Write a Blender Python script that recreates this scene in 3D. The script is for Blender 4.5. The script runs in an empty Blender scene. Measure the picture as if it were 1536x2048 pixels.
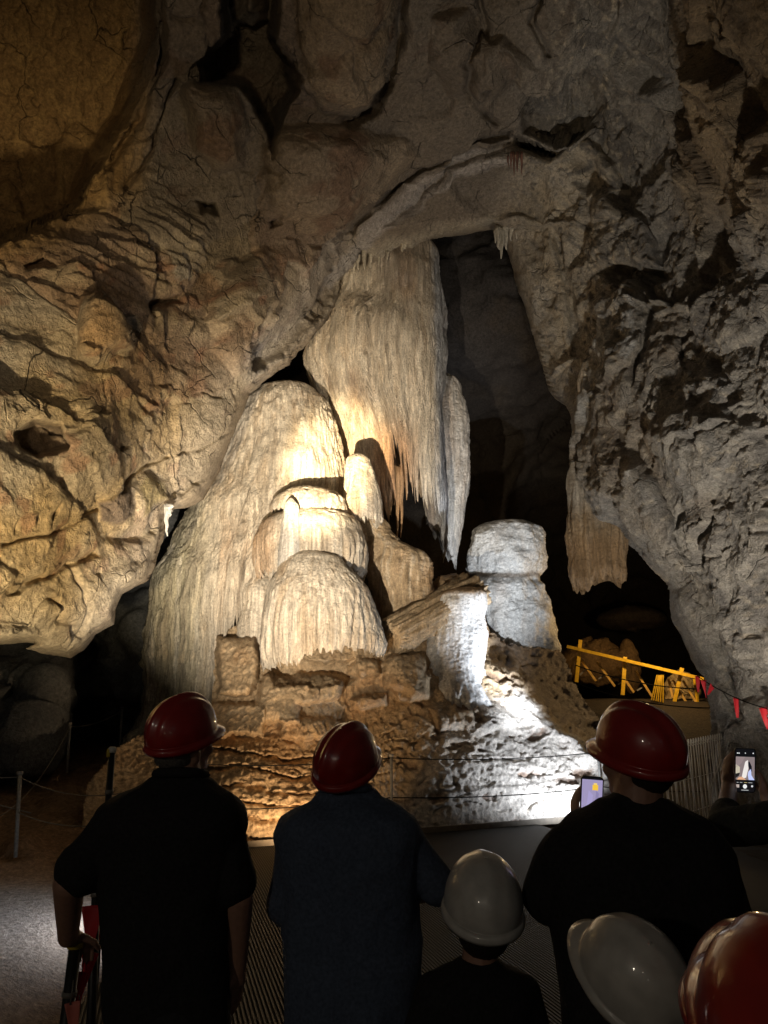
import bpy, math, random
import numpy as np
from mathutils import Vector, Matrix

# ------------------------------------------------------------------ scene, camera, light
S = bpy.context.scene
C = S.collection
random.seed(7)
CAM_Z, PITCH, FPX = 1.7, math.radians(14.8), 1539.0
cam_d = bpy.data.cameras.new('camera')
cam = bpy.data.objects.new('camera', cam_d); C.objects.link(cam)
cam.location = (0, 0, CAM_Z); cam.rotation_euler = (math.pi/2 + PITCH, 0, 0)
cam_d.sensor_fit = 'VERTICAL'; cam_d.sensor_height = 36.0; cam_d.lens = 36.0*FPX/2048.0
cam_d.clip_start = 0.05; cam_d.clip_end = 200
S.camera = cam
S.view_settings.view_transform = 'Standard'; S.view_settings.look = 'None'
S.view_settings.exposure = 0.0; S.view_settings.gamma = 1.0
w = bpy.data.worlds.new('World'); S.world = w; w.use_nodes = True
bg = w.node_tree.nodes['Background']
bg.inputs[0].default_value = (1.0, 0.93, 0.80, 1); bg.inputs[1].default_value = 0.010   # the little light that drifts through a cave

_cp, _sp = math.cos(PITCH), math.sin(PITCH)
def rayd(px, py):
    x = (np.asarray(px, dtype=np.float64)-768.0)/FPX; y = -(np.asarray(py, dtype=np.float64)-1024.0)/FPX
    return x, _cp - _sp*y, _sp + _cp*y
def atn(px, py, Y):
    dx, dy, dz = rayd(px, py); t = Y/dy
    return np.stack([t*dx, np.broadcast_to(Y, np.shape(t))*1.0, CAM_Z + t*dz], axis=-1)
def at(px, py, Y):
    p = atn(px, py, float(Y)); return Vector((float(p[0]), float(p[1]), float(p[2])))
def on_floor(px, py, z=0.0):
    dx, dy, dz = rayd(px, py); t = (z-CAM_Z)/float(dz)
    return Vector((t*float(dx), t*float(dy), z))

def lamp(name, kind, loc, target, power, color, size=0.15, spot=None, blend=0.5):
    d = bpy.data.lights.new(name, kind); o = bpy.data.objects.new(name, d); C.objects.link(o)
    d.energy = power; d.color = color; o.location = loc
    if kind == 'AREA': d.size = size
    else: d.shadow_soft_size = size
    if kind == 'SPOT': d.spot_size = math.radians(spot); d.spot_blend = blend
    if target is not None:
        v = Vector(target) - Vector(loc); o.rotation_euler = v.to_track_quat('-Z', 'Y').to_euler()
    return o
WARM = (1.0, 0.70, 0.36); AMBER = (1.0, 0.52, 0.18); COOL = (0.80, 0.88, 1.0); NEUT = (1.0, 0.86, 0.68)
lamp('floodlight_terraces', 'SPOT', at(620, 1715, 10.4)+Vector((0, 0, 0.12)), at(560, 1400, 12.8), 280, (1.0, 0.68, 0.38), 0.05, 110, 0.8)
lamp('floodlight_formation', 'SPOT', Vector((-1.9, 5.0, 0.5)), at(600, 990, 14.5), 6800, (1.0, 0.87, 0.69), 0.06, 48, 1.0)
lamp('floodlight_dome', 'SPOT', Vector((-1.9, 5.1, 0.6)), at(662, 930, 14.6), 28000, (1.0, 0.82, 0.52), 0.05, 12, 1.0)
lamp('floodlight_slope', 'SPOT', at(1195, 1640, 13.0)+Vector((0, 0, 0.12)), at(1000, 1400, 14.4), 300, COOL, 0.05, 140, 0.8)
lamp('floodlight_stump', 'SPOT', at(1200, 1620, 12.2)+Vector((0, 0, 0.42)), at(985, 1240, 15.5), 2300, COOL, 0.05, 50, 1.0)
lamp('floodlight_left_wall', 'SPOT', Vector((-2.7, 3.2, 0.6)), at(0, 990, 8.0), 3300, (1.0, 0.77, 0.43), 0.12, 54, 1.0)
lamp('floodlight_right_wall', 'SPOT', Vector((2.9, 6.5, 0.25)), at(1300, 760, 12.0), 1800, (1.0, 0.91, 0.78), 0.15, 84, 1.0)
lamp('lamp_passage', 'POINT', at(1330, 1250, 18.3), None, 190, (1.0, 0.66, 0.30), 0.08)
lamp('lamp_boulder', 'POINT', at(1349, 1404, 20.0), None, 45, (1.0, 0.66, 0.30), 0.05)
lamp('path_light', 'SPOT', at(285, 1822, 7.2)+Vector((0, 0, 0.30)), on_floor(40, 1860), 90, COOL, 0.05, 150, 0.9)
lamp('roof_fill_light', 'SPOT', Vector((-1.0, -4.0, 0.6)), at(330, 140, 11.0), 1600, (1.0, 0.76, 0.46), 0.3, 62, 1.0)  # added fill for the upper left and ceiling, no lamp known here
lamp('fill_light_behind', 'POINT', Vector((-4.5, -6.0, 3.4)), None, 120, NEUT, 0.12)  # added ambient fill on the visitors from behind the camera
lamp('visitor_torch', 'POINT', Vector((-0.7, -2.4, 2.1)), None, 2.5, NEUT, 0.025)
lamp('visitor_torch', 'POINT', Vector((0.6, -3.2, 2.3)), None, 2.5, COOL, 0.025)
lamp('visitor_torch', 'POINT', Vector((-0.1, -1.6, 1.2)), None, 1.2, NEUT, 0.02)


# ------------------------------------------------------------------ noise
_rng = np.random.RandomState(11)
_perm = np.concatenate([_rng.permutation(256)]*3).astype(np.int32)
_grad = _rng.normal(size=(256, 3)).astype(np.float32); _grad /= np.linalg.norm(_grad, axis=1, keepdims=True)
_rnd = _rng.uniform(size=(256, 6)).astype(np.float32)
def perlin(P):
    P = np.asarray(P, dtype=np.float32)
    i = np.floor(P).astype(np.int32); f = P - i; i &= 255
    u = f*f*f*(f*(f*6-15)+10)
    X0, Y0, Z0 = i[..., 0], i[..., 1], i[..., 2]
    out = 0
    for a in (0, 1):
        pa = _perm[X0+a]; wa = u[..., 0] if a else 1-u[..., 0]
        for b in (0, 1):
            pb = _perm[pa+Y0+b]; wb = wa*(u[..., 1] if b else 1-u[..., 1])
            for c in (0, 1):
                g = _grad[_perm[pb+Z0+c]]
                d = g[..., 0]*(f[..., 0]-a) + g[..., 1]*(f[..., 1]-b) + g[..., 2]*(f[..., 2]-c)
                out = out + d*wb*(u[..., 2] if c else 1-u[..., 2])
    return out*1.5
def fbm(P, octv=5, gain=0.5, lac=2.03):
    a, s, o = 1.0, 1.0, 0
    for k in range(octv):
        o = o + a*perlin(P*s + 17.3*k); a *= gain; s *= lac
    return o
def ridged(P, octv=4, gain=0.5):
    a, s, o = 1.0, 1.0, 0
    for k in range(octv):
        o = o + a*(1-2*np.abs(perlin(P*s + 9.1*k))); a *= gain; s *= 2.1
    return o
def worley(P):
    """nearest feature point: F1, F2, its random numbers and the vector to it"""
    P = np.asarray(P, dtype=np.float32)
    i = np.floor(P).astype(np.int32); f = P - i
    n = P.shape[0]
    F1 = np.full(n, 9.0, np.float32); F2 = np.full(n, 9.0, np.float32)
    R = np.zeros((n, 6), np.float32); V = np.zeros((n, 3), np.float32)
    for a in (-1, 0, 1):
        for b in (-1, 0, 1):
            for c in (-1, 0, 1):
                h = _perm[_perm[_perm[(i[:, 0]+a) & 255] + ((i[:, 1]+b) & 255)] + ((i[:, 2]+c) & 255)]
                r = _rnd[h]
                v = np.stack([a + r[:, 0]-f[:, 0], b + r[:, 1]-f[:, 1], c + r[:, 2]-f[:, 2]], axis=1)
                d = np.sqrt((v*v).sum(1))
                near = d < F1
                F2 = np.where(near, F1, np.minimum(F2, d))
                F1 = np.where(near, d, F1)
                R[near] = _rnd[(h[near]*7+3) & 255]; V[near] = v[near]
    return F1, F2, R, V
def ss(a, b, x):
    t = np.clip((x-a)/(b-a), 0, 1); return t*t*(3-2*t)
def polysd(px, py, poly):
    """signed distance in pixels, positive inside"""
    poly = np.asarray(poly, dtype=np.float64); d2 = np.full(px.shape, 1e12); ins = np.zeros(px.shape, bool)
    for k in range(len(poly)):
        ax, ay = poly[k]; bx, by = poly[(k+1) % len(poly)]
        ex, ey = bx-ax, by-ay; L = ex*ex+ey*ey + 1e-9
        t = np.clip(((px-ax)*ex + (py-ay)*ey)/L, 0, 1)
        d2 = np.minimum(d2, (px-ax-t*ex)**2 + (py-ay-t*ey)**2)
        if by != ay:
            ins ^= ((ay > py) != (by > py)) & (px < ax + (py-ay)*ex/(by-ay))
    d = np.sqrt(d2); return np.where(ins, d, -d)
def linedist(px, py, pts):
    d2 = np.full(px.shape, 1e12)
    for (ax, ay), (bx, by) in zip(pts[:-1], pts[1:]):
        ex, ey = bx-ax, by-ay; L = ex*ex+ey*ey + 1e-9
        t = np.clip(((px-ax)*ex + (py-ay)*ey)/L, 0, 1)
        d2 = np.minimum(d2, (px-ax-t*ex)**2 + (py-ay-t*ey)**2)
    return np.sqrt(d2)
class RBF:
    def __init__(self, pts, c=90.0):
        p = np.asarray(pts, dtype=np.float64); self.p = p[:, :2]; self.c = c
        n = len(p); A = np.zeros((n+3, n+3))
        A[:n, :n] = self.k(self.p[:, None, 0]-self.p[None, :, 0], self.p[:, None, 1]-self.p[None, :, 1]) 
        A[:n, n] = 1; A[:n, n+1:] = self.p/1000; A[n, :n] = 1; A[n+1:, :n] = self.p.T/1000
        b = np.zeros(n+3); b[:n] = p[:, 2]
        self.w = np.linalg.solve(A, b)
    def k(self, dx, dy): return np.sqrt(dx*dx+dy*dy+self.c**2)/1000
    def __call__(self, px, py):
        n = len(self.p); o = self.w[n] + self.w[n+1]*px/1000 + self.w[n+2]*py/1000
        for i in range(n): o = o + self.w[i]*self.k(px-self.p[i, 0], py-self.p[i, 1])
        return o

# ------------------------------------------------------------------ object helpers
def tag(o, label=None, cat=None, group=None, kind=None):
    if label: o['label'] = label
    if cat: o['category'] = cat
    if group: o['group'] = group
    if kind: o['kind'] = kind
    return o
def empty(name, loc, label=None, cat=None, group=None):
    o = bpy.data.objects.new(name, None); C.objects.link(o); o.location = loc
    o.empty_display_size = 0.2
    return tag(o, label, cat, group)
def new_mesh(name, V, F, mat, parent=None, smooth=True, col=None):
    V = np.asarray(V, dtype=np.float32)
    me = bpy.data.meshes.new(name)
    if isinstance(F, np.ndarray):
        nf, k = F.shape
        me.vertices.add(len(V)); me.vertices.foreach_set('co', V.ravel())
        me.loops.add(nf*k); me.loops.foreach_set('vertex_index', F.astype(np.int32).ravel())
        me.polygons.add(nf); me.polygons.foreach_set('loop_start', np.arange(0, nf*k, k, dtype=np.int32))
        me.update(calc_edges=True)
    else:
        me.from_pydata([tuple(v) for v in V], [], F); me.update()
    if smooth: me.polygons.foreach_set('use_smooth', np.ones(len(me.polygons), bool))
    if col is not None:
        a = me.color_attributes.new('Col', 'FLOAT_COLOR', 'POINT')
        a.data.foreach_set('color', np.concatenate([col, np.ones((len(col), 1))], axis=1).astype(np.float32).ravel())
    me.materials.append(mat)
    o = bpy.data.objects.new(name, me); C.objects.link(o)
    if parent is not None:
        o.parent = parent
    return o
class MB:
    """collects simple shapes into one mesh"""
    def __init__(s): s.v = []; s.f = []
    def add(s, V, F):
        n = len(s.v); s.v += [tuple(map(float, v)) for v in V]; s.f += [tuple(i+n for i in f) for f in F]
    def tube(s, pts, r, n=8, caps=True):
        pts = [Vector(p) for p in pts]; rr = r if isinstance(r, (list, tuple)) else [r]*len(pts)
        V = []; F = []
        ref = None
        for i, p in enumerate(pts):
            t = (pts[min(i+1, len(pts)-1)] - pts[max(i-1, 0)]).normalized()
            if ref is None: ref = Vector((0, 0, 1)) if abs(t.z) < 0.9 else Vector((1, 0, 0))
            u = t.cross(ref).normalized(); v = t.cross(u).normalized(); ref = -v if False else ref
            for k in range(n):
                a = 2*math.pi*k/n; V.append(p + (u*math.cos(a)+v*math.sin(a))*rr[i])
        for i in range(len(pts)-1):
            for k in range(n):
                a = i*n+k; b = i*n+(k+1) % n; F.append((a, b, b+n, a+n))
        if caps: F.append(tuple(range(n))[::-1]); F.append(tuple(range((len(pts)-1)*n, len(pts)*n)))
        s.add(V, F); return s
    def box(s, c, size, M=None):
        V = []
        for x in (-.5, .5):
            for y in (-.5, .5):
                for z in (-.5, .5):
                    p = Vector((x*size[0], y*size[1], z*size[2]))
                    if M is not None: p = M @ p
                    V.append(Vector(c)+p)
        s.add(V, [(0, 1, 3, 2), (4, 6, 7, 5), (0, 4, 5, 1), (2, 3, 7, 6), (0, 2, 6, 4), (1, 5, 7, 3)]); return s
    def bar(s, a, b, wdt, hgt):
        """square bar from a to b"""
        a = Vector(a); b = Vector(b); t = (b-a)
        M = t.to_track_quat('Z', 'Y').to_matrix()
        return s.box((a+b)/2, (wdt, hgt, t.length), M)
    def sphere(s, c, r, nu=16, nv=10, M=None):
        r = (r, r, r) if not isinstance(r, (list, tuple)) else r
        V = []; F = []
        for j in range(nv+1):
            ph = math.pi*j/nv
            for i in range(nu):
                th = 2*math.pi*i/nu
                p = Vector((r[0]*math.sin(ph)*math.cos(th), r[1]*math.sin(ph)*math.sin(th), r[2]*math.cos(ph)))
                if M is not None: p = M @ p
                V.append(Vector(c)+p)
        for j in range(nv):
            for i in range(nu):
                a = j*nu+i; b = j*nu+(i+1) % nu; F.append((a, a+nu, b+nu, b))
        s.add(V, F); return s
    def build(s, name, mat, parent=None, smooth=True, org=None):
        V = s.v
        if org is not None: V = [Vector(v)-Vector(org) for v in V]
        o = new_mesh(name, V, s.f, mat, parent, smooth)
        return o
def sharp(o, ang=40):
    me = o.data
    for e in me.edges: pass
    m = o.modifiers.new('edges', 'EDGE_SPLIT'); m.split_angle = math.radians(ang); return o

# ------------------------------------------------------------------ materials
def nmat(name):
    m = bpy.data.materials.new(name); m.use_nodes = True
    nt = m.node_tree; b = nt.nodes['Principled BSDF']; return m, nt, b
def N(nt, t, **kw):
    n = nt.nodes.new(t)
    for k, v in kw.items():
        if k.startswith('i_'): n.inputs[k[2:].replace('_', ' ')].default_value = v
        else: setattr(n, k, v)
    return n
def plain(name, col, rough=0.5, metal=0.0, noise=0.0, scale=30, bump=0.0, coat=0.0, spec=None):
    m, nt, b = nmat(name); L = nt.links
    b.inputs['Base Color'].default_value = (*col, 1); b.inputs['Roughness'].default_value = rough
    b.inputs['Metallic'].default_value = metal; b.inputs['Coat Weight'].default_value = coat
    if coat: b.inputs['Coat Roughness'].default_value = 0.06
    if spec is not None: b.inputs['Specular IOR Level'].default_value = spec
    if noise or bump:
        tc = N(nt, 'ShaderNodeTexCoord'); nz = N(nt, 'ShaderNodeTexNoise'); nz.inputs['Scale'].default_value = scale; nz.inputs['Detail'].default_value = 6
        L.new(tc.outputs['Object'], nz.inputs['Vector'])
        if noise:
            mr = N(nt, 'ShaderNodeMapRange'); mr.inputs['From Min'].default_value = 0.3; mr.inputs['From Max'].default_value = 0.7
            mr.inputs['To Min'].default_value = 1-noise; mr.inputs['To Max'].default_value = 1+noise
            L.new(nz.outputs['Fac'], mr.inputs['Value'])
            mx = N(nt, 'ShaderNodeVectorMath', operation='SCALE'); mx.inputs[0].default_value = col
            L.new(mr.outputs['Result'], mx.inputs['Scale']); L.new(mx.outputs['Vector'], b.inputs['Base Color'])
        if bump:
            bp = N(nt, 'ShaderNodeBump'); bp.inputs['Strength'].default_value = bump; bp.inputs['Distance'].default_value = 0.01
            L.new(nz.outputs['Fac'], bp.inputs['Height']); L.new(bp.outputs['Normal'], b.inputs['Normal'])
    return m
def stone(name, rough=0.7, crack=0.5, fine=0.6, streak=0.0, scale=1.0, spec=0.35, ripple=0.0):
    """rock whose mineral colour sits in the vertex colours; fine grain, cracks and drip streaks come from noise"""
    m, nt, b = nmat(name); L = nt.links
    tc = N(nt, 'ShaderNodeTexCoord'); at_ = N(nt, 'ShaderNodeVertexColor', layer_name='Col')
    mp = N(nt, 'ShaderNodeMapping'); mp.inputs['Scale'].default_value = (scale, scale, scale*(0.10 if streak else 1.0)); L.new(tc.outputs['Object'], mp.inputs['Vector'])
    n1 = N(nt, 'ShaderNodeTexNoise'); n1.inputs['Scale'].default_value = 14; n1.inputs['Detail'].default_value = 8; n1.inputs['Roughness'].default_value = 0.68
    L.new(mp.outputs['Vector'], n1.inputs['Vector'])
    n2 = N(nt, 'ShaderNodeTexNoise'); n2.inputs['Scale'].default_value = 26*scale; n2.inputs['Detail'].default_value = 7; n2.inputs['Roughness'].default_value = 0.7
    L.new(tc.outputs['Object'], n2.inputs['Vector'])
    mr = N(nt, 'ShaderNodeMapRange'); mr.inputs['From Min'].default_value = 0.28; mr.inputs['From Max'].default_value = 0.72; mr.inputs['To Min'].default_value = 0.55; mr.inputs['To Max'].default_value = 1.45
    L.new(n1.outputs['Fac'], mr.inputs['Value'])
    mr2 = N(nt, 'ShaderNodeMapRange'); mr2.inputs['From Min'].default_value = 0.3; mr2.inputs['From Max'].default_value = 0.7; mr2.inputs['To Min'].default_value = 0.68; mr2.inputs['To Max'].default_value = 1.32
    L.new(n2.outputs['Fac'], mr2.inputs['Value'])
    mm = N(nt, 'ShaderNodeMath', operation='MULTIPLY'); L.new(mr.outputs['Result'], mm.inputs[0]); L.new(mr2.outputs['Result'], mm.inputs[1]); fac = mm.outputs[0]
    b.inputs['Roughness'].default_value = rough; b.inputs['Specular IOR Level'].default_value = spec
    ad = N(nt, 'ShaderNodeMath', operation='MULTIPLY_ADD'); ad.inputs[1].default_value = 0.8
    L.new(n1.outputs['Fac'], ad.inputs[0]); L.new(n2.outputs['Fac'], ad.inputs[2])
    h = ad.outputs[0]
    if crack:
        wp = N(nt, 'ShaderNodeVectorMath', operation='MULTIPLY_ADD'); wp.inputs[1].default_value = (0.5, 0.5, 0.5)
        n3 = N(nt, 'ShaderNodeTexNoise'); n3.inputs['Scale'].default_value = 1.6; n3.inputs['Detail'].default_value = 4; L.new(tc.outputs['Object'], n3.inputs['Vector'])
        L.new(n3.outputs['Color'], wp.inputs[0]); L.new(tc.outputs['Object'], wp.inputs[2])
        mk = N(nt, 'ShaderNodeMapRange'); mk.inputs['From Min'].default_value = 0.44; mk.inputs['From Max'].default_value = 0.62; L.new(n3.outputs['Fac'], mk.inputs['Value'])
        for sc, wd, am in ((0.9, 0.014, 1.3), (2.9, 0.022, 0.35)):
            vo = N(nt, 'ShaderNodeTexVoronoi', feature='DISTANCE_TO_EDGE'); vo.inputs['Scale'].default_value = sc*scale
            L.new(wp.outputs[0], vo.inputs['Vector'])
            m2 = N(nt, 'ShaderNodeMapRange'); m2.inputs['From Max'].default_value = wd; m2.inputs['To Min'].default_value = -crack*am; m2.inputs['To Max'].default_value = 0
            L.new(vo.outputs['Distance'], m2.inputs['Value'])
            a2 = N(nt, 'ShaderNodeMath', operation='MULTIPLY_ADD'); L.new(mk.outputs['Result'], a2.inputs[0]); L.new(m2.outputs['Result'], a2.inputs[1]); L.new(h, a2.inputs[2]); h = a2.outputs[0]
            dk = N(nt, 'ShaderNodeMath', operation='MULTIPLY_ADD'); dk.inputs[1].default_value = 0.75; dk.inputs[2].default_value = 1.0
            m5 = N(nt, 'ShaderNodeMath', operation='MULTIPLY'); L.new(mk.outputs['Result'], m5.inputs[0]); L.new(m2.outputs['Result'], m5.inputs[1]); L.new(m5.outputs[0], dk.inputs[0])
            m6 = N(nt, 'ShaderNodeMath', operation='MULTIPLY', use_clamp=False); L.new(fac, m6.inputs[0]); L.new(dk.outputs[0], m6.inputs[1])
            m7 = N(nt, 'ShaderNodeMath', operation='MAXIMUM'); m7.inputs[1].default_value = 0.15; L.new(m6.outputs[0], m7.inputs[0]); fac = m7.outputs[0]
    if streak:
        mv = N(nt, 'ShaderNodeMapping'); mv.inputs['Scale'].default_value = (30, 30, 0.9); L.new(tc.outputs['Object'], mv.inputs['Vector'])
        n5 = N(nt, 'ShaderNodeTexNoise'); n5.inputs['Scale'].default_value = 1.0; n5.inputs['Detail'].default_value = 4; n5.inputs['Roughness'].default_value = 0.65; L.new(mv.outputs['Vector'], n5.inputs['Vector'])
        ms = N(nt, 'ShaderNodeMapRange'); ms.inputs['From Min'].default_value = 0.34; ms.inputs['From Max'].default_value = 0.64; ms.inputs['To Min'].default_value = 0.74; ms.inputs['To Max'].default_value = 1.16; L.new(n5.outputs['Fac'], ms.inputs['Value'])
        ma = N(nt, 'ShaderNodeMath', operation='MULTIPLY'); L.new(fac, ma.inputs[0]); L.new(ms.outputs['Result'], ma.inputs[1]); fac = ma.outputs[0]
        ab = N(nt, 'ShaderNodeMath', operation='MULTIPLY_ADD'); ab.inputs[1].default_value = 0.45; L.new(n5.outputs['Fac'], ab.inputs[0]); L.new(h, ab.inputs[2]); h = ab.outputs[0]
    if ripple:
        mq = N(nt, 'ShaderNodeMapping'); mq.inputs['Scale'].default_value = (9, 9, 22); L.new(tc.outputs['Object'], mq.inputs['Vector'])
        n4 = N(nt, 'ShaderNodeTexNoise'); n4.inputs['Scale'].default_value = 1.6; n4.inputs['Detail'].default_value = 3; L.new(mq.outputs['Vector'], n4.inputs['Vector'])
        a3 = N(nt, 'ShaderNodeMath', operation='MULTIPLY_ADD'); a3.inputs[1].default_value = ripple; L.new(n4.outputs['Fac'], a3.inputs[0]); L.new(h, a3.inputs[2]); h = a3.outputs[0]
    mx = N(nt, 'ShaderNodeVectorMath', operation='SCALE'); L.new(at_.outputs['Color'], mx.inputs[0]); L.new(fac, mx.inputs['Scale'])
    L.new(mx.outputs['Vector'], b.inputs['Base Color'])
    bp = N(nt, 'ShaderNodeBump'); bp.inputs['Strength'].default_value = fine; bp.inputs['Distance'].default_value = 0.08
    L.new(h, bp.inputs['Height']); L.new(bp.outputs['Normal'], b.inputs['Normal'])
    return m

# ------------------------------------------------------------------ the cave: front arch of rock
def axis(lo, a, b, hi, step, coarse=14.0):
    return np.concatenate([np.arange(lo, a, coarse), np.arange(a, b, step), np.arange(b, hi+coarse, coarse)])
def grid_faces(mask, shape):
    ny, nx = shape
    idx = np.arange(ny*nx).reshape(ny, nx)
    ok = mask[:-1, :-1] & mask[1:, :-1] & mask[1:, 1:] & mask[:-1, 1:]
    return np.stack([idx[:-1, :-1][ok], idx[1:, :-1][ok], idx[1:, 1:][ok], idx[:-1, 1:][ok]], axis=1)
def grid_normals(P):
    du = np.gradient(P, axis=1); dv = np.gradient(P, axis=0)
    n = np.cross(dv, du); n /= np.linalg.norm(n, axis=2, keepdims=True)+1e-9
    return n
def compact(V, F, col=None):
    used = np.unique(F); m = np.full(len(V), -1, np.int64); m[used] = np.arange(len(used))
    return V[used], m[F], (None if col is None else col[used])
def mixc(c, m, k):
    return c*(1-m[:, None]) + np.asarray(k, dtype=np.float64)[None, :]*m[:, None]

M_rock = stone('limestone', rough=0.68, crack=0.75, fine=0.8, spec=0.3)
M_rock_right = stone('rough_limestone', rough=0.6, crack=0.6, fine=0.9, scale=1.4, spec=0.4)
M_dark = stone('shade_toned_limestone', rough=0.9, crack=0.3, fine=0.5, spec=0.1)

OPEN = [(722, 500), (716, 530), (692, 556), (678, 598), (651, 646), (619, 682), (592, 705), (573, 730), (546, 746), (496, 790),
        (492, 803), (478, 837), (459, 878), (441, 933), (414, 979), (405, 1000), (379, 1013), (350, 1017), (338, 1030), (332, 1064), (321, 1096),
        (308, 1133), (290, 1164), (246, 1188), (229, 1225), (227, 1249), (185, 1270), (164, 1297), (138, 1318), (104, 1314), (60, 1300), (45, 1298), (70, 1286), (40, 1284), (0, 1288), (-300, 1300),
        (-300, 1760), (1440, 1760), (1432, 1700), (1425, 1420), (1412, 1350), (1400, 1340), (1385, 1318), (1365, 1280), (1347, 1240), (1338, 1200), (1330, 1165),
        (1300, 1140), (1275, 1102), (1255, 1085), (1240, 1062), (1200, 1055), (1160, 1010), (1145, 950), (1142, 880), (1138, 832), (1110, 785), (1085, 722),
        (1062, 650), (1042, 592), (1024, 535), (1012, 505), (1004, 488), (985, 458), (920, 470), (860, 478), (838, 486), (820, 500), (800, 496), (770, 515), (745, 528)]
gx = axis(-300, -16, 1552, 1860, 2.5); gy = axis(-200, -16, 1480, 1780, 2.5)
GX, GY = np.meshgrid(gx, gy)
Q = np.stack([GX/90, GY/90, 0*GX], axis=-1).reshape(-1, 3)
wx = (fbm(Q, 4)*11).reshape(GX.shape); wy = (fbm(Q+33.0, 4)*11).reshape(GX.shape)
sd_open = polysd(GX+wx*0.45, GY+wy*0.45, OPEN)      # negative over rock
def snap(SDv, gx_, gy_, XX, YY, lim=4.5):
    """pull the grid points just outside an outline onto it, so the edge is smooth"""
    dy_, dx_ = np.gradient(SDv, gy_, gx_); m2 = dx_**2+dy_**2+1e-6
    near = (SDv > 0) & (SDv < lim)
    k = np.where(near, SDv/m2, 0); mv = np.sqrt((k*dx_)**2+(k*dy_)**2); near &= mv < lim*1.5
    XX = XX - np.where(near, k*dx_, 0); YY = YY - np.where(near, k*dy_, 0)
    return XX, YY, near
GX, GY, near_ = snap(sd_open, gx, gy, GX, GY)
mask = (sd_open < 0) | near_
sd_open = np.where(near_, 0.0, sd_open)
WX, WY = GX+wx, GY+wy
arch = RBF([(-300, 1300, 6.6), (0, 1250, 8.2), (0, 1050, 7.7), (0, 850, 7.8), (0, 650, 8.3), (-300, 800, 6.2), (100, 1150, 8.6), (200, 1150, 9.6), (300, 1120, 10.6), (330, 1040, 11.0),
            (400, 900, 11.5), (470, 790, 12.4), (600, 650, 13.6), (700, 520, 14.9), (200, 900, 9.1), (300, 750, 10.2), (150, 700, 9.0), (200, 500, 9.9), (400, 520, 11.4), (550, 550, 12.8),
            (60, 540, 8.9), (-300, 450, 7.5), (0, 300, 9.6), (150, 200, 9.4), (-300, 0, 6.5), (100, -150, 7.6),
            (400, 300, 10.9), (600, 330, 11.6), (700, 440, 13.2), (800, 250, 11.9), (950, 300, 12.8), (300, 100, 9.5), (500, 100, 9.9), (700, 80, 9.8), (900, 100, 10.6), (1060, 150, 11.3),
            (500, -180, 8.0), (900, -180, 8.2), (1000, 400, 14.6), (850, 470, 15.2), (1000, 470, 15.0), (1060, 280, 13.2), (1180, 290, 12.9),
            (1040, 550, 14.8), (1100, 750, 14.4), (1145, 900, 13.8), (1200, 1040, 13.2), (1290, 1120, 12.8), (1340, 1200, 12.7), (1400, 1330, 12.6), (1425, 1420, 12.5), (1430, 1700, 12.2),
            (1200, 550, 13.2), (1250, 750, 12.2), (1400, 700, 10.9), (1536, 700, 9.4), (1850, 700, 6.8), (1300, 950, 11.8), (1450, 1000, 10.6), (1536, 1100, 9.8), (1536, 1350, 10.6), (1850, 1400, 8.0), (1850, 1700, 8.2),
            (1450, 1250, 11.6), (1536, 300, 9.2), (1536, 0, 8.0), (1850, 0, 6.2), (1300, 300, 11.8), (1300, 50, 10.0), (1300, -180, 8.5), (1700, -180, 6.8)])
D = arch(GX, GY)
def bulge(poly, h, R, warp=1.0):
    global D
    t = np.clip(polysd(GX+wx*warp, GY+wy*warp, poly)/R, 0, 1)
    D = D - h*(1-(1-t)**2)
def recess(poly, h, R, warp=1.0):
    global D
    D = D + h*ss(0, R, polysd(GX+wx*warp, GY+wy*warp, poly))
def crack(pts, wd, h, warp=1.0):
    global D
    d = linedist(GX+wx*warp, GY+wy*warp, pts); D = D + min(h, wd*0.035)*np.exp(-(d/wd)**2)
# upper left: a far wall standing behind the ledge that crosses the left of the picture
recess([(-320, 700), (-10, 520), (90, 468), (176, 420), (186, 372), (210, 316), (262, 250), (300, 160), (322, 60), (330, -220), (-320, -220)], 2.6, 42, 0.8)
# ceiling boulders and the black crevice between them
recess([(425, -220), (432, 60), (398, 118), (404, 165), (470, 178), (520, 245), (545, 330), (566, 240), (606, 168), (596, 110), (560, 60), (600, -220)], 2.6, 30)
bulge([(446, -220), (450, 40), (500, 62), (540, 44), (556, -220)], 1.0, 60)
bulge([(592, -220), (594, 60), (600, 150), (640, 220), (700, 240), (742, 210), (775, 140), (800, 0), (800, -220)], 0.5, 60)
bulge([(525, 300), (545, 250), (620, 240), (720, 255), (820, 280), (845, 320), (800, 370), (735, 440), (690, 474), (600, 478), (560, 440), (530, 390)], 0.55, 70)
bulge([(352, 170), (380, 150), (470, 180), (500, 260), (490, 330), (440, 350), (390, 300)], 0.55, 45)
bulge([(860, 30), (930, 20), (950, 60), (1000, 50), (1080, 110), (1040, 190), (960, 230), (900, 200), (850, 120)], 0.5, 60)
crack([(800, -60), (792, 60), (772, 150), (742, 218), (690, 240)], 13, 1.1)
crack([(960, -60), (958, 70), (932, 130), (940, 190), (990, 250)], 7, 0.6)
crack([(1085, -40), (1062, 30), (1090, 80)], 6, 0.4)
crack([(330, -100), (318, 120), (288, 190), (262, 270), (206, 330)], 7, 0.5)
crack([(250, 380), (300, 300), (318, 220), (345, 160)], 5, 0.25)
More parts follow.
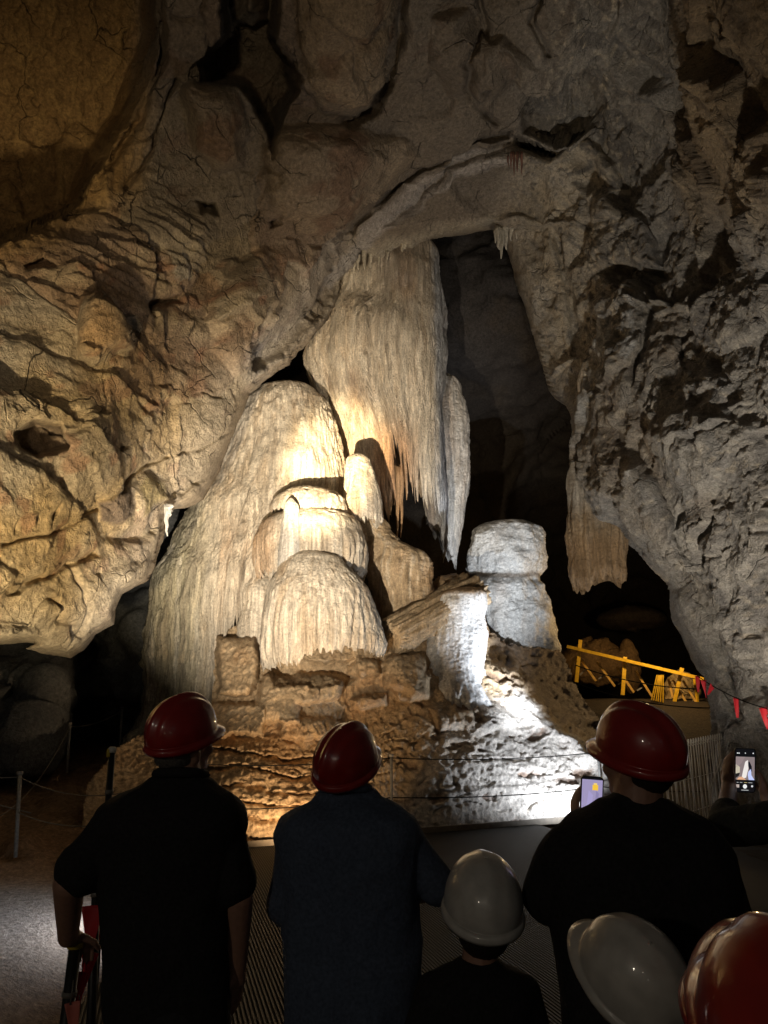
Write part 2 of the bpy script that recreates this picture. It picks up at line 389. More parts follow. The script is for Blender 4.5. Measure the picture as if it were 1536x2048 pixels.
for poly, h in (([(376, 392), (440, 396), (446, 436), (400, 440)], 0.9), ([(530, 432), (562, 430), (566, 460), (542, 470)], 0.7), ([(296, 618), (380, 572), (372, 606), (318, 648), (304, 680)], 0.9),
                ([(44, 540), (90, 522), (100, 545), (70, 560), (48, 562)], 0.8), ([(92, 1030), (110, 1000), (116, 1026), (100, 1046)], 0.7), ([(230, 886), (262, 878), (264, 900), (240, 910)], 0.6),
                ([(520, 330), (545, 320), (552, 345), (530, 352)], 0.5), ([(150, 905), (178, 900), (176, 916), (156, 918)], 0.3)):
    recess(poly, h*0.8, 24, 2.2)
# left wall: brown boulder, dark angular hollow, lips of the lower edge
bulge([(150, 600), (175, 588), (230, 610), (262, 660), (262, 700), (200, 728), (156, 712), (146, 660)], 0.6, 30)
recess([(14, 872), (60, 848), (120, 852), (124, 905), (76, 922), (36, 905)], 0.5, 16, 0.6)
bulge([(270, 975), (310, 945), (352, 966), (354, 1000), (320, 1016), (276, 1040), (262, 1020)], 0.2, 26, 0.5)
recess([(192, 1048), (230, 1062), (268, 1040), (300, 1018), (336, 1018), (322, 1080), (290, 1096), (250, 1100), (205, 1092)], 0.35, 40, 0.5)
bulge([(198, 1000), (230, 975), (268, 975), (262, 1030), (230, 1058), (196, 1048)], 0.22, 30, 0.5)
bulge([(60, 1190), (130, 1150), (220, 1140), (300, 1118), (310, 1140), (240, 1190), (226, 1240), (160, 1262), (70, 1262), (40, 1230)], 0.18, 60)
bulge([(-300, 1260), (-20, 1226), (60, 1238), (90, 1270), (60, 1290), (-300, 1300)], 0.2, 30)
crack([(0, 1180), (62, 1160), (86, 1150), (118, 1126), (180, 1104)], 6, 0.25)
crack([(236, 985), (330, 926), (410, 896), (452, 862)], 3.5, 0.25)
crack([(0, 1090), (90, 1070), (160, 1030), (196, 1016)], 4, 0.2)
crack([(372, 985), (410, 955), (430, 940)], 4, 0.3)
crack([(575, 478), (640, 484), (700, 474), (760, 430), (800, 380), (850, 340)], 5, 0.18, 0.6)
# broad folds: ledge below the dark far wall, sweeping swells towards the column
bulge([(420, 640), (440, 560), (520, 500), (640, 486), (700, 505), (660, 560), (600, 640), (520, 720), (480, 770), (430, 700)], 0.45, 60)
recess([(496, 690), (560, 650), (600, 610), (640, 560), (690, 520), (720, 520), (690, 570), (650, 640), (590, 700), (540, 745), (498, 750)], 0.4, 22, 0.7)
# slit shelf and roof hollow above the right wall
recess([(1024, 268), (1080, 262), (1150, 276), (1190, 262), (1170, 284), (1090, 290), (1024, 292)], 1.6, 12, 0.3)
recess([(1030, 200), (1080, 150), (1180, 130), (1225, 200), (1210, 260), (1120, 262), (1030, 262)], 0.9, 30)
recess([(700, 470), (760, 405), (850, 335), (960, 285), (1020, 250), (1020, 282), (950, 300), (850, 350), (760, 428), (712, 486)], 0.35, 10, 0.6)
bulge([(1024, 290), (1100, 286), (1170, 276), (1230, 330), (1240, 440), (1150, 460), (1000, 465), (850, 478), (760, 470), (840, 400), (960, 320)], 0.5, 30, 0.6)
bulge([(1150, 480), (1220, 380), (1300, 440), (1330, 540), (1250, 545), (1170, 530)], 0.4, 30)
recess([(1180, 545), (1240, 520), (1330, 530), (1350, 560), (1300, 585), (1230, 580)], 0.6, 22)
bulge([(1170, 590), (1270, 560), (1300, 650), (1280, 740), (1250, 760), (1180, 720), (1160, 650)], 0.25, 50)
crack([(1300, 560), (1310, 640), (1286, 740), (1280, 800), (1262, 880)], 9, 0.2)
crack([(1125, 480), (1130, 600), (1128, 700)], 8, 0.35, 0.3)
bulge([(1190, 980), (1260, 900), (1330, 960), (1400, 1060), (1440, 1150), (1420, 1180), (1340, 1130), (1260, 1080)], 0.45, 40)
bulge([(1290, 860), (1400, 820), (1536, 860), (1536, 960), (1450, 1000), (1340, 960)], 0.28, 70)
bulge([(1370, -220), (1390, 100), (1400, 300), (1440, 480), (1600, 620), (1860, 600), (1860, -220)], 0.9, 110)
crack([(1372, -60), (1380, 150), (1392, 300), (1430, 420), (1480, 560)], 18, 0.25)
bulge([(1330, 1190), (1370, 1170), (1430, 1250), (1460, 1340), (1500, 1430), (1440, 1450), (1400, 1340), (1350, 1260)], 0.3, 30)
# the lip of the opening rolls away from the viewer
so = -sd_open
R = 26.0 + 10*np.clip((700-GY)/500, -0.4, 1)
D = D + 1.3*(1-np.sqrt(np.maximum(1-(1-np.clip(so/R, 0, 1))**2, 0)))
P = atn(GX, GY, D).reshape(GX.shape+(3,))
Nn = grid_normals(atn(GX, GY, arch(GX, GY)).reshape(GX.shape+(3,)))
flip = (Nn*(P-np.array([0, 0, CAM_Z]))).sum(-1) > 0
Nn[flip] *= -1
p = P.reshape(-1, 3); fx = GX.ravel(); fy = GY.ravel()
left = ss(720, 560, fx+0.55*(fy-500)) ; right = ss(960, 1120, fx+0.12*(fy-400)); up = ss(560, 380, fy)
leftup = ss(315, 235, fx) * ss(540, 430, fy + 0.55*fx - 60)
wp = p + 0.35*np.stack([fbm(p*0.9, 3), fbm(p*0.9+50, 3), fbm(p*0.9+90, 3)], axis=1)
F1, F2, R6, V3 = worley(wp*0.46)
G1, G2, R7, V4 = worley(wp*1.7 + 5)
def orient(P_, d_, a_, b_):
    d_ = np.asarray(d_, dtype=np.float64); d_ = d_/np.linalg.norm(d_); al = (P_@d_)[:, None]*d_[None]; return (P_-al)*b_ + al*a_
dl, dr = (0.80, 0.25, 0.56), (0.45, -0.2, -0.85)
gl_ = fbm(orient(p, dl, 0.30, 2.0), 4); gl2 = fbm(orient(p, dl, 0.5, 6.0)+7, 3); gr_ = ridged(orient(p, dr, 0.45, 2.6), 4); gr2 = fbm(orient(p, dr, 0.8, 8.0), 3)
big = fbm(p*0.33, 4)
nb = np.array([-0.42, 0.28, 0.86]); sco = p @ nb + 0.22*fbm(p*0.5, 3)
def saw(s): 
    f = s - np.floor(s); return np.where(f < 0.82, f/0.82, (1-f)/0.18)
lay = saw(sco*2.1 + 0.4*perlin(p*0.8)) ; lay2 = saw(sco*6.3 + 0.9*perlin(p*1.1+4))
inlay = ss(0, 60, polysd(fx+wx.ravel()*2, fy+wy.ravel()*2, [(110, 470), (330, 390), (430, 420), (450, 500), (420, 560), (330, 610), (200, 640), (80, 600)]))
disp = (0.16+0.12*right)*big
disp += (0.36+0.30*right-0.10*left)*((R6[:, :3]-0.5)*V3).sum(1)*1.5*ss(0.0, 0.07, F2-F1)
disp += (0.045*(1-leftup)+0.075*right)*((R7[:, :3]-0.5)*V4).sum(1)*1.5*ss(0.0, 0.09, G2-G1)
disp += (1-right)*(1-leftup)*(0.03*left+0.02)*gl_ + left*(1-leftup)*0.016*gl2 + right*(0.050*gr_ + 0.024*gr2 + 0.010*ridged(p*13.0, 2))
disp -= (0.05+0.03*up*(1-right))*np.exp(-((F2-F1)/0.018)**2)*(1-leftup) * ss(-0.3, 0.25, perlin(p*0.6+7))
disp -= (0.012+0.02*right)*np.exp(-((G2-G1)/0.04)**2)*ss(0, 0.3, perlin(p*0.9+2))
sw1 = p @ nb*1.05 + 0.30*fbm(p*0.35+60, 3); fw = sw1-np.floor(sw1); lm = left*(1-leftup)*ss(-0.25, 0.3, perlin(p*0.28+77))*ss(60, 200, so.ravel())
disp += (0.10*inlay)*lay + (0.055*inlay)*lay2 + 0.075*lm*saw(sw1) - 0.05*lm*np.exp(-((fw-0.93)/0.03)**2)
sw2 = p @ nb*4.2 + 0.5*fbm(p*0.6+80, 3); lm2 = left*(1-leftup)*ss(0.0, 0.4, perlin(p*0.4+87)); disp += 0.03*lm2*saw(sw2)
disp += (0.018+0.012*right)*fbm(p*2.6, 4) + (0.005+0.010*right)*ridged(p*7.5, 3) + 0.012*right*ridged(p*np.array([3.0, 3.0, 2.0]), 3)
vs = fbm(p*np.array([4.5, 4.5, 0.55]), 3)
disp += vs*(0.10*leftup + 0.05*ss(1350, 1420, fx)*ss(620, 420, fy))
# dripping fringe under the roof ledge and along the flank beside the column
fr = ss(0, 1, 1-np.abs(so.ravel()-14)/22)*ss(640, 720, fx)*ss(1010, 990, fx) + ss(36, 6, so.ravel())*ss(480, 520, fx)*ss(730, 700, fx)*ss(480, 520, fy)
disp *= 0.30+0.70*ss(2, 34, so.ravel())
disp += 0.09*ss(90, 40, so.ravel())*left*ss(830, 740, fy)*ss(455, 500, fy)*ss(470, 520, fx)*ridged(p*np.array([3.2, 3.2, 0.9]), 3)
disp += fr*0.06*ridged(p*np.array([5.0, 5.0, 0.7]), 2)
V = p + Nn.reshape(-1, 3)*disp[:, None]
# mineral colours, with some light and shade painted in
col = np.tile(np.array([0.27, 0.215, 0.155]), (len(p), 1))
n_a = fbm(p*0.8+11, 4); n_b = fbm(orient(p, dl, 0.5, 2.2)+21, 4); n_c = fbm(p*0.45+31, 3)
col = mixc(col, left*ss(560, 800, fy), (0.44, 0.33, 0.19))
col = mixc(col, left*ss(0.0, 0.5, n_c)*0.75, (0.37, 0.335, 0.29))
col = mixc(col, ss(0.35, 0.5, R6[:, 3])*0.35*(1-right), (0.42, 0.35, 0.26))
col = mixc(col, ss(0.75, 0.8, R6[:, 4])*0.6*(1-right), (0.25, 0.15, 0.09))
col = mixc(col, ss(0.30, 0.55, n_b)*0.55*left, (0.27, 0.13, 0.075))
col = mixc(col, ss(0.25, 0.7, n_a)*0.5, (0.16, 0.125, 0.09))
col = mixc(col, ss(0.1, 0.7, gl_)*0.45*left, (0.52, 0.43, 0.30)); col = mixc(col, ss(0.15, 0.7, -gl2)*0.35*left, (0.22, 0.165, 0.11))
col = mixc(col, up*(1-leftup)*0.75, (0.13, 0.108, 0.088))  # ceiling colour darkened to stand for the dimmer light up there
col = mixc(col, leftup, (0.25, 0.155, 0.065))
col = mixc(col, leftup*ss(-0.1, 0.5, vs)*0.6, (0.34, 0.22, 0.09))
for bp_, k_ in (([(592, -220), (594, 60), (600, 150), (640, 220), (700, 240), (742, 210), (775, 140), (800, 0), (800, -220)], 0.75), ([(525, 300), (545, 250), (620, 240), (720, 255), (820, 280), (845, 320), (800, 370), (735, 440), (690, 474), (600, 478), (560, 440), (530, 390)], 0.6), ([(352, 170), (380, 150), (470, 180), (500, 260), (490, 330), (440, 350), (390, 300)], 0.45)):
    bz = ss(0, 14, polysd(fx+wx.ravel(), fy+wy.ravel(), bp_)); col = mixc(col, bz*k_, (0.30, 0.235, 0.165)); col = mixc(col, bz*ss(0.2, 0.45, n_a)*0.7, (0.17, 0.10, 0.065))
col = mixc(col, ss(120, 20, so.ravel())*left*ss(600, 760, fy)*0.75, (0.46, 0.41, 0.34))
flank = ss(90, 40, so.ravel())*left*ss(830, 740, fy)*ss(455, 500, fy)*ss(470, 520, fx)
col = mixc(col, flank*0.85, (0.46, 0.46, 0.47)); col = mixc(col, flank*ss(-0.1, 0.35, fbm(p*np.array([5.0, 5.0, 1.2])+2, 3))*0.85, (0.075, 0.08, 0.095))
bz = ss(0, 40, polysd(fx, fy, [(150, 600), (175, 588), (230, 610), (262, 660), (262, 700), (200, 728), (156, 712), (146, 660)]))
col = mixc(col, bz*0.8, (0.38, 0.24, 0.12))
bz = ss(0, 10, polysd(fx+wx.ravel(), fy, [(286, 975), (315, 948), (352, 966), (354, 1000), (320, 1016), (270, 1040)]))
col = mixc(col, bz*0.8, (0.46, 0.37, 0.19))
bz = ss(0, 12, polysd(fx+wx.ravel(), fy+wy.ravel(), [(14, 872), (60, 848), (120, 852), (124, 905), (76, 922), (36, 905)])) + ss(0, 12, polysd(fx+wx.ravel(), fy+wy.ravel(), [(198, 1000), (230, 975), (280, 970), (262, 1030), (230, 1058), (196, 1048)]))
col = mixc(col, np.clip(bz, 0, 1)*0.85, (0.14, 0.105, 0.085))  # dark patches; the shadow of the angular hollow is painted in
rt = np.tile(np.array([0.25, 0.235, 0.215]), (len(p), 1))
rt = mixc(rt, ss(-0.1, 0.5, n_c), (0.24, 0.19, 0.14))
rt = mixc(rt, ss(0.5, 0.6, R6[:, 3])*0.5, (0.16, 0.145, 0.13))
enc = ss(0.05, 0.55, fbm(p*8.0+3, 5) + 0.9*ss(1300, 1100, fx)*ss(250, 330, fy)*ss(860, 700, fy) - 0.15)
rt = mixc(rt, enc*(0.45+0.45*ss(1320, 1200, fx)), (0.60, 0.51, 0.38)); rt = mixc(rt, (1-enc)*0.5*ss(1300, 1150, fx)*ss(250, 330, fy)*ss(900, 700, fy), (0.12, 0.10, 0.08))
vein = ss(0.86, 0.99, ridged(wp*1.3+8, 2, 0.3)/1.3)*ss(-0.2, 0.3, n_a)
rt = mixc(rt, vein*0.6, (0.55, 0.49, 0.40))
rt = mixc(rt, ss(0.3, 0.7, n_b)*0.35, (0.13, 0.11, 0.095)); rt = mixc(rt, ss(0.55, 1.1, gr_)*0.45, (0.42, 0.385, 0.33)); rt = mixc(rt, ss(0.2, 0.7, -gr2)*0.4, (0.11, 0.10, 0.095))
rt = mixc(rt, ss(1340, 1420, fx)*ss(560, 300, fy)*0.8, (0.25, 0.175, 0.095)); rt = mixc(rt, ss(1340, 1420, fx)*ss(600, 320, fy)*ss(-0.1, 0.5, vs)*0.6, (0.36, 0.27, 0.16)); rt = mixc(rt, ss(1340, 1420, fx)*ss(600, 320, fy)*ss(0.0, 0.5, -vs)*0.6, (0.10, 0.07, 0.045))
drp = np.zeros(len(p))
for poly in ([(1180, 620), (1215, 590), (1225, 680), (1205, 740), (1180, 700)], [(1245, 585), (1275, 580), (1285, 700), (1265, 740), (1240, 690)], [(1255, 900), (1275, 890), (1290, 960), (1262, 980)], [(1160, 740), (1196, 740), (1190, 840), (1165, 860)]):
    drp = np.maximum(drp, ss(0, 12, polysd(fx+1.4*wx.ravel(), fy+wy.ravel(), poly)))
rt = mixc(rt, drp*(0.5+0.4*ss(-0.3, 0.3, fbm(p*np.array([8.0, 8.0, 1.0]), 3))), (0.56, 0.55, 0.53))
col = col*(1-right[:, None]) + rt*right[:, None]
col = mixc(col, fr*0.6*ss(560, 760, fx), (0.48, 0.42, 0.32))
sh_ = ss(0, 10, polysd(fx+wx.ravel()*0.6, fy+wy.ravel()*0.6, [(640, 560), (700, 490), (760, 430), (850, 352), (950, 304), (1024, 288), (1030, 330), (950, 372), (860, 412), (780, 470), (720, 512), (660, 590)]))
col = mixc(col, sh_*0.8, (0.40, 0.36, 0.325)); col = mixc(col, sh_*ss(0.1, 0.6, gl2)*0.5, (0.16, 0.14, 0.13))  # pale grey ledge, its lit underside put into the colour
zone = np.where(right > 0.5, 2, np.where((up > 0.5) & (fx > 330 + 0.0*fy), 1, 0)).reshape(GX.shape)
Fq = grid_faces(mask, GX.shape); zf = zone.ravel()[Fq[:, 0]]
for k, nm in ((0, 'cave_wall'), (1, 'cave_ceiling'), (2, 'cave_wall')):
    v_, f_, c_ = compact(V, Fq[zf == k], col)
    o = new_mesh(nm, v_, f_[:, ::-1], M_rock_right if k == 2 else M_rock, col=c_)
    tag(o, kind='structure')
del P, Nn, V, p, wp

# ------------------------------------------------------------------ far wall of the chamber, seen through the arch
gx2 = axis(-900, -20, 1560, 2400, 6.0, 60); gy2 = axis(-500, 380, 1560, 1700, 6.0, 60)
HX, HY = np.meshgrid(gx2, gy2)
far = RBF([(-900, 900, 16), (-900, 1500, 14), (0, 1100, 15), (-100, 1400, 12.5), (40, 1400, 13.5), (120, 1350, 14.5), (110, 1480, 14.5), (170, 1300, 18.5), (170, 1480, 18), (250, 1260, 16.5), (260, 1420, 15.8), (320, 1200, 17.0), (320, 1450, 16), (420, 1400, 18),
           (500, 800, 18.5), (600, 700, 19), (700, 1100, 20), (860, 500, 18.5), (960, 500, 18), (1030, 620, 17.8), (920, 680, 19), (1000, 720, 19.5), (920, 850, 22), (1050, 900, 24), (1100, 1100, 28), (900, 1100, 23), (1200, 1250, 30), (1350, 1250, 30),
           (1250, 1420, 30), (1450, 1400, 26), (1500, 900, 24), (1500, 400, 20), (800, 380, 18.5), (400, 380, 18), (-900, -500, 14), (2400, -500, 16), (2400, 900, 18), (2400, 1700, 18), (700, -500, 18), (700, 1700, 24), (-900, 1700, 14), (1250, 1700, 30)], 60)
DD = far(HX, HY)
PP = atn(HX, HY, DD); nn = grid_normals(PP); fl = (nn*(PP-np.array([0, 0, CAM_Z]))).sum(-1) > 0; nn[fl] *= -1
q = PP.reshape(-1, 3); hx = HX.ravel(); hy = HY.ravel()
A1, A2, R8, V8 = worley(q*0.45 + 0.3*np.stack([perlin(q), perlin(q+9), perlin(q+20)], axis=1))
dsp = 0.35*fbm(q*0.3, 4) + 0.9*((R8[:, :3]-0.5)*V8).sum(1)*ss(0, 0.15, A2-A1) + 0.10*ridged(q*1.2, 4) + 0.05*fbm(q*3, 3)
VV = q + nn.reshape(-1, 3)*dsp[:, None]
c2 = np.tile(np.array([0.030, 0.024, 0.018]), (len(q), 1))  # far wall coloured near black, holding the darkness of the passage
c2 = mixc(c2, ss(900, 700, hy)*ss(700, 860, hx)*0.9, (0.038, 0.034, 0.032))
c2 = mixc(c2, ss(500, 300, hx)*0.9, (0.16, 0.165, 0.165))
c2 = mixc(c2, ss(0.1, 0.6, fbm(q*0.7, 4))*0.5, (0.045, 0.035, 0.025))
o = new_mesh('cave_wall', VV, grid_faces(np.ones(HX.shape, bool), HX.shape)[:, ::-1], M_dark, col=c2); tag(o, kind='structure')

# ------------------------------------------------------------------ flowstone
CREAM = (0.64, 0.56, 0.45); TAN = (0.44, 0.31, 0.18); ORANGE = (0.46, 0.26, 0.12); GREY = (0.30, 0.29, 0.28); WHITE = (0.66, 0.64, 0.60); BROWN = (0.30, 0.19, 0.10); OLIVE = (0.38, 0.35, 0.23)
M_flow = stone('flowstone', rough=0.5, crack=0.0, fine=0.6, streak=1.0, spec=0.45, ripple=0.22)
M_flow_white = stone('white_flowstone', rough=0.6, crack=0.0, fine=0.55, streak=0.0, spec=0.4, ripple=0.45)
def interp_prof(prof, py):
    a = np.asarray(prof, dtype=np.float64)
    def pc(col):     # smooth monotone-ish interpolation
        x = a[:, 0]; y = a[:, col]; m = np.gradient(y, x)
        k = np.clip(np.searchsorted(x, py)-1, 0, len(x)-2); h = x[k+1]-x[k]; t = np.clip((py-x[k])/h, 0, 1)
        return (2*t**3-3*t**2+1)*y[k] + (t**3-2*t**2+t)*h*m[k] + (-2*t**3+3*t**2)*y[k+1] + (t**3-t**2)*h*m[k+1]
    return pc(1), pc(2)
def flow(name, prof, Y, label, cat, depth=0.8, flute=0.05, ff=3.0, lump=0.05, rough=0.015, end=None, spike=0.0, sf=7.0, cols=None, mat=None, step=2.2, lobes=(), tint=None, lean=0.0, group=None, base=CREAM, part=None, seed=0.0, fgrow=0.0, open_top=False, uneven=0.0):
    """a mass of dripstone: outline widths by height, a round body, drip flutes and a fringed lower end"""
    py0, py1 = prof[0][0], prof[-1][0]
    nv = int((py1-py0)/step)+2
    wmax = max(r[2]-r[1] for r in prof)
    nf = max(60, int(wmax*1.35/step)); nbk = max(16, nf//5)
    th = np.concatenate([np.linspace(math.radians(-18), math.radians(198), nf, endpoint=False), np.linspace(math.radians(198), math.radians(342), nbk, endpoint=False)])
    v = np.linspace(0, 1, nv)[:, None]; TH = np.broadcast_to(th[None, :], (nv, len(th)))
    xl1, xr1 = interp_prof(prof, np.array([py1*0.35+py0*0.65])); 
    midl, midr = np.array([min(r[1] for r in prof)]), np.array([max(r[2] for r in prof)])
    # lower end by column
    endp = np.full(len(th), float(py1))
    if end is not None or spike:
        xcol = (midl+midr)/2 + (midr-midl)/2*np.cos(th)
        if end is not None: endp = np.interp(xcol, [e[0] for e in end], [e[1] for e in end])
        sp = np.stack([np.cos(th)*sf*1.8, np.sin(th)*sf*1.8, np.full(len(th), 3.3+seed)], axis=1)
        k1 = np.abs(perlin(sp)); k2 = np.abs(perlin(sp*2.3+9)); k3 = perlin(sp*0.3+4)
        endp = endp - spike*(0.9 - 0.75*np.clip(1.1-3.0*k1, 0, 1)**1.3 - 0.35*np.clip(1-3*k2, 0, 1) + 0.35*k3)
    PY = py0 + (endp[None, :]-py0)*v
    xl, xr = interp_prof(prof, np.clip(PY, py0, py1))
    cx = (xl+xr)/2; hwp = np.maximum((xr-xl)/2, 0.3)
    yc = Y + lean*(PY-py0)/(py1-py0)
    Cc = atn(cx, PY, yc); Wd = np.abs(atn(cx+hwp, PY, yc)[..., 0]-Cc[..., 0])
    dirx, diry = np.cos(TH), -np.sin(TH)
    if uneven: Wd = Wd
    X = Cc[..., 0] + Wd*dirx; Yv = Cc[..., 1] + depth*Wd*diry; Z = Cc[..., 2]
    p = np.stack([X, Yv, Z], axis=-1).reshape(-1, 3)
    n = np.stack([dirx*depth, diry, 0*TH], axis=-1); n /= np.linalg.norm(n, axis=-1, keepdims=True); n = n.reshape(-1, 3)
    vv = np.broadcast_to(v, TH.shape).ravel(); pxx = (cx + hwp*dirx).ravel(); pyy = PY.ravel()
    amp = np.minimum(1.0, Wd.ravel()/0.35)
    ps = p + seed
    ps = ps + 0.10*np.stack([perlin(ps*0.9+3), perlin(ps*0.9+13), 0*ps[:, 0]], axis=1) + 0.03*np.stack([perlin(ps*np.array([3, 3, 1.2])+5), perlin(ps*np.array([3, 3, 1.2])+15), 0*ps[:, 0]], axis=1)
    fl = ridged(ps*np.array([ff, ff, 0.16]), 3) ; fl2 = perlin(ps*np.array([ff*3.1, ff*3.1, 0.3]))
    fv = 0.45+1.1*ss(-0.4, 0.5, fbm(ps*np.array([1.4, 1.4, 0.4])+25, 2))
    d = fv*flute*(fl*0.5 + 0.35*fl2) + fv* flute*fgrow*ss(0.3, 1.0, vv)*(fl*0.5 + 0.35*fl2 - 0.5) + lump*fbm(ps*1.3, 3) + rough*ridged(ps*np.array([7.0, 7.0, 16.0]), 2)
    for (poly, h, soft) in lobes:
        sdp = polysd(pxx, pyy, poly); d = d + h*np.sqrt(np.maximum(1-(1-np.clip(sdp/soft, 0, 1))**2, 0))
    d = d*amp*np.minimum(1, vv*14+0.15)
    # fringed end: thins to points
    if spike or end is not None: d = d - ss(0.90, 1.0, vv)*0.05
    V = p + n*d[:, None]
    nt_ = len(th)
    idx = np.arange(nv*nt_).reshape(nv, nt_); nx_ = np.roll(idx, -1, axis=1)
    F = np.stack([idx[:-1].ravel(), idx[1:].ravel(), nx_[1:].ravel(), nx_[:-1].ravel()], axis=1)
    if not open_top:
        topc = V[:nt_].mean(0) + np.array([0, 0, 0.01]); V = np.concatenate([V, topc[None]])
        k = np.arange(nt_); capf = np.stack([np.full(nt_, len(V)-1), k, (k+1) % nt_, np.full(nt_, len(V)-1)], axis=1)
    col = np.tile(np.array(base, dtype=np.float64), (len(p), 1))
    s1 = fbm(ps*np.array([3.2, 3.2, 0.22]), 4); s2 = fbm(ps*np.array([1.1, 1.1, 0.35])+40, 4)
    col = mixc(col, ss(-0.1, 0.7, s1)*0.55, TAN)
    col = mixc(col, ss(0.15, 0.7, s2)*0.45, ORANGE)
    col = mixc(col, ss(0.2, 0.8, -s1)*0.45, tuple(min(1, c*1.25) for c in base))
    col = mixc(col, ss(0.25, -0.7, fl)*0.35, BROWN)  # valleys between flutes browned as painted shade
    s3 = fbm(ps*np.array([11.0, 11.0, 0.5])+70, 3); col = mixc(col, ss(0.0, 0.7, s3)*0.45, (0.30, 0.22, 0.14)); col = mixc(col, ss(0.1, 0.7, -s3)*0.4, (0.68, 0.61, 0.49))
    if tint is not None: col = tint(col, pxx, pyy, s1, s2, ps)
    if not open_top: col = np.concatenate([col, col[:1]])
    org = Vector((float(Cc[-1, 0, 0]), float(Cc[-1, 0, 1]), float(V[:, 2].min())))
    Fl = [tuple(f) for f in F.tolist()] if False else F
    if not open_top:
        F4 = np.concatenate([F, capf[:, [1, 2, 0, 0]]]) if False else F
    o = new_mesh(name, V-np.array(org), Fl, mat or M_flow, parent=part, col=col)
    if part is None: o.location = org; tag(o, label, cat, group)
    else: o.location = org - part.location
    return o

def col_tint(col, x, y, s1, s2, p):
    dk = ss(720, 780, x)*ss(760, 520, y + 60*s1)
    col = mixc(col, dk*0.75, (0.20, 0.165, 0.13))  # dark stain at the top right, deepened to hold shading
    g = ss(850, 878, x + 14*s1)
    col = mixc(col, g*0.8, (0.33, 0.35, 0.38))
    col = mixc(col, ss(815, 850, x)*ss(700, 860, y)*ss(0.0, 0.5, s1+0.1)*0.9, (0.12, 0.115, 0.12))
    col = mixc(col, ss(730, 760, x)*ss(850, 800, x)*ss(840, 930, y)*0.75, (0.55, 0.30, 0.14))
    col = mixc(col, ss(0.25, 0.5, np.abs(perlin(p*np.array([1.2, 1.2, 3.0])+2)))*ss(0.1, 0.5, s2)*0.4, (0.26, 0.21, 0.17))
    return col
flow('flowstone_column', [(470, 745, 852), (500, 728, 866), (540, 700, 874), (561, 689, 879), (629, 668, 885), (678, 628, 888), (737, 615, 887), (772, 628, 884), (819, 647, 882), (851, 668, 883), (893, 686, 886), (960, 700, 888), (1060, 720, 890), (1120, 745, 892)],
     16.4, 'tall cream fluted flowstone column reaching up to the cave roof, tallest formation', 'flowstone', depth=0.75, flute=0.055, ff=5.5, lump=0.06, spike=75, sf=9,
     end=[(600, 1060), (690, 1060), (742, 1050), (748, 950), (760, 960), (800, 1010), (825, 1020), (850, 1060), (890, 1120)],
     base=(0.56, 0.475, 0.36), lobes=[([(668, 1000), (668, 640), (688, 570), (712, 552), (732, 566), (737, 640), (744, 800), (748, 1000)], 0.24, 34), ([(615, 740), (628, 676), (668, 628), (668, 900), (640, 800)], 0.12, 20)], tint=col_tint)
def grey_tint(col, x, y, s1, s2, p): return mixc(col, 0.55*ss(-0.6, 0.4, s1), (0.40, 0.37, 0.33))
flow('hanging_drapery', [(746, 878, 892), (756, 868, 908), (790, 858, 925), (820, 853, 933), (900, 848, 935), (960, 848, 933), (1040, 852, 925), (1100, 860, 917), (1142, 890, 914)], 17.4,
     'grey fluted drapery hanging behind the right side of the tall column, ending in a point', 'flowstone', depth=0.7, flute=0.07, ff=4.5, end=[(840, 1040), (862, 1060), (880, 1085), (900, 1125), (935, 1140)], spike=16, tint=grey_tint, base=(0.52, 0.48, 0.42))
def dome_tint(col, x, y, s1, s2, p):
    col = mixc(col, ss(0.2, 1.0, ss(520, 360, x)*ss(900, 1050, y))*0.75, OLIVE)
    col = mixc(col, ss(960, 1100, y)*ss(0.05, 0.5, s1)*0.55, (0.60, 0.56, 0.48))
    col = mixc(col, ss(930, 1120, y)*ss(0.35, -0.45, ridged(p*np.array([7.0, 7.0, 0.16]), 3))*0.75, (0.13, 0.11, 0.085))  # shade in the gaps between drips painted dark
    return mixc(col, ss(960, 1100, y)*ss(0.0, 0.5, -s1)*0.5, (0.20, 0.17, 0.13))
flow('flowstone_dome', [(764, 572, 592), (770, 540, 612), (790, 502, 636), (830, 480, 662), (880, 459, 680), (930, 440, 690), (980, 412, 694), (1010, 388, 696), (1060, 366, 698), (1110, 340, 700), (1150, 314, 702), (1200, 305, 704), (1300, 300, 704), (1400, 294, 704), (1450, 285, 704), (1500, 264, 704), (1545, 240, 704)],
     15.3, 'broad flowstone dome left of the tall column, running down as a fluted curtain', 'flowstone', depth=0.62, flute=0.045, ff=7.0, lump=0.06, rough=0.010, fgrow=8.5, tint=dome_tint,
     end=[(230, 1545), (425, 1540), (432, 1300), (470, 1262), (540, 1230), (700, 1240)], spike=30, sf=16)
flow('flowstone_bell', [(907, 710, 722), (913, 700, 732), (930, 693, 743), (960, 690, 751), (1000, 688, 757), (1052, 690, 762)], 14.5, 'rounded cream flowstone bell at the foot of the tall column beside the dark drips', 'flowstone',
     depth=0.9, flute=0.05, ff=4.5, rough=0.015, spike=14, sf=7)
flow('flowstone_mound', [(1000, 705, 745), (1040, 712, 765), (1080, 722, 795), (1110, 730, 845), (1150, 740, 862), (1200, 752, 872), (1260, 760, 885)], 15.0, 'brown ribbed flowstone mound under the dark hanging drips', 'flowstone',
     depth=0.8, flute=0.08, ff=2.2, lump=0.12, rough=0.02, base=(0.42, 0.31, 0.19))
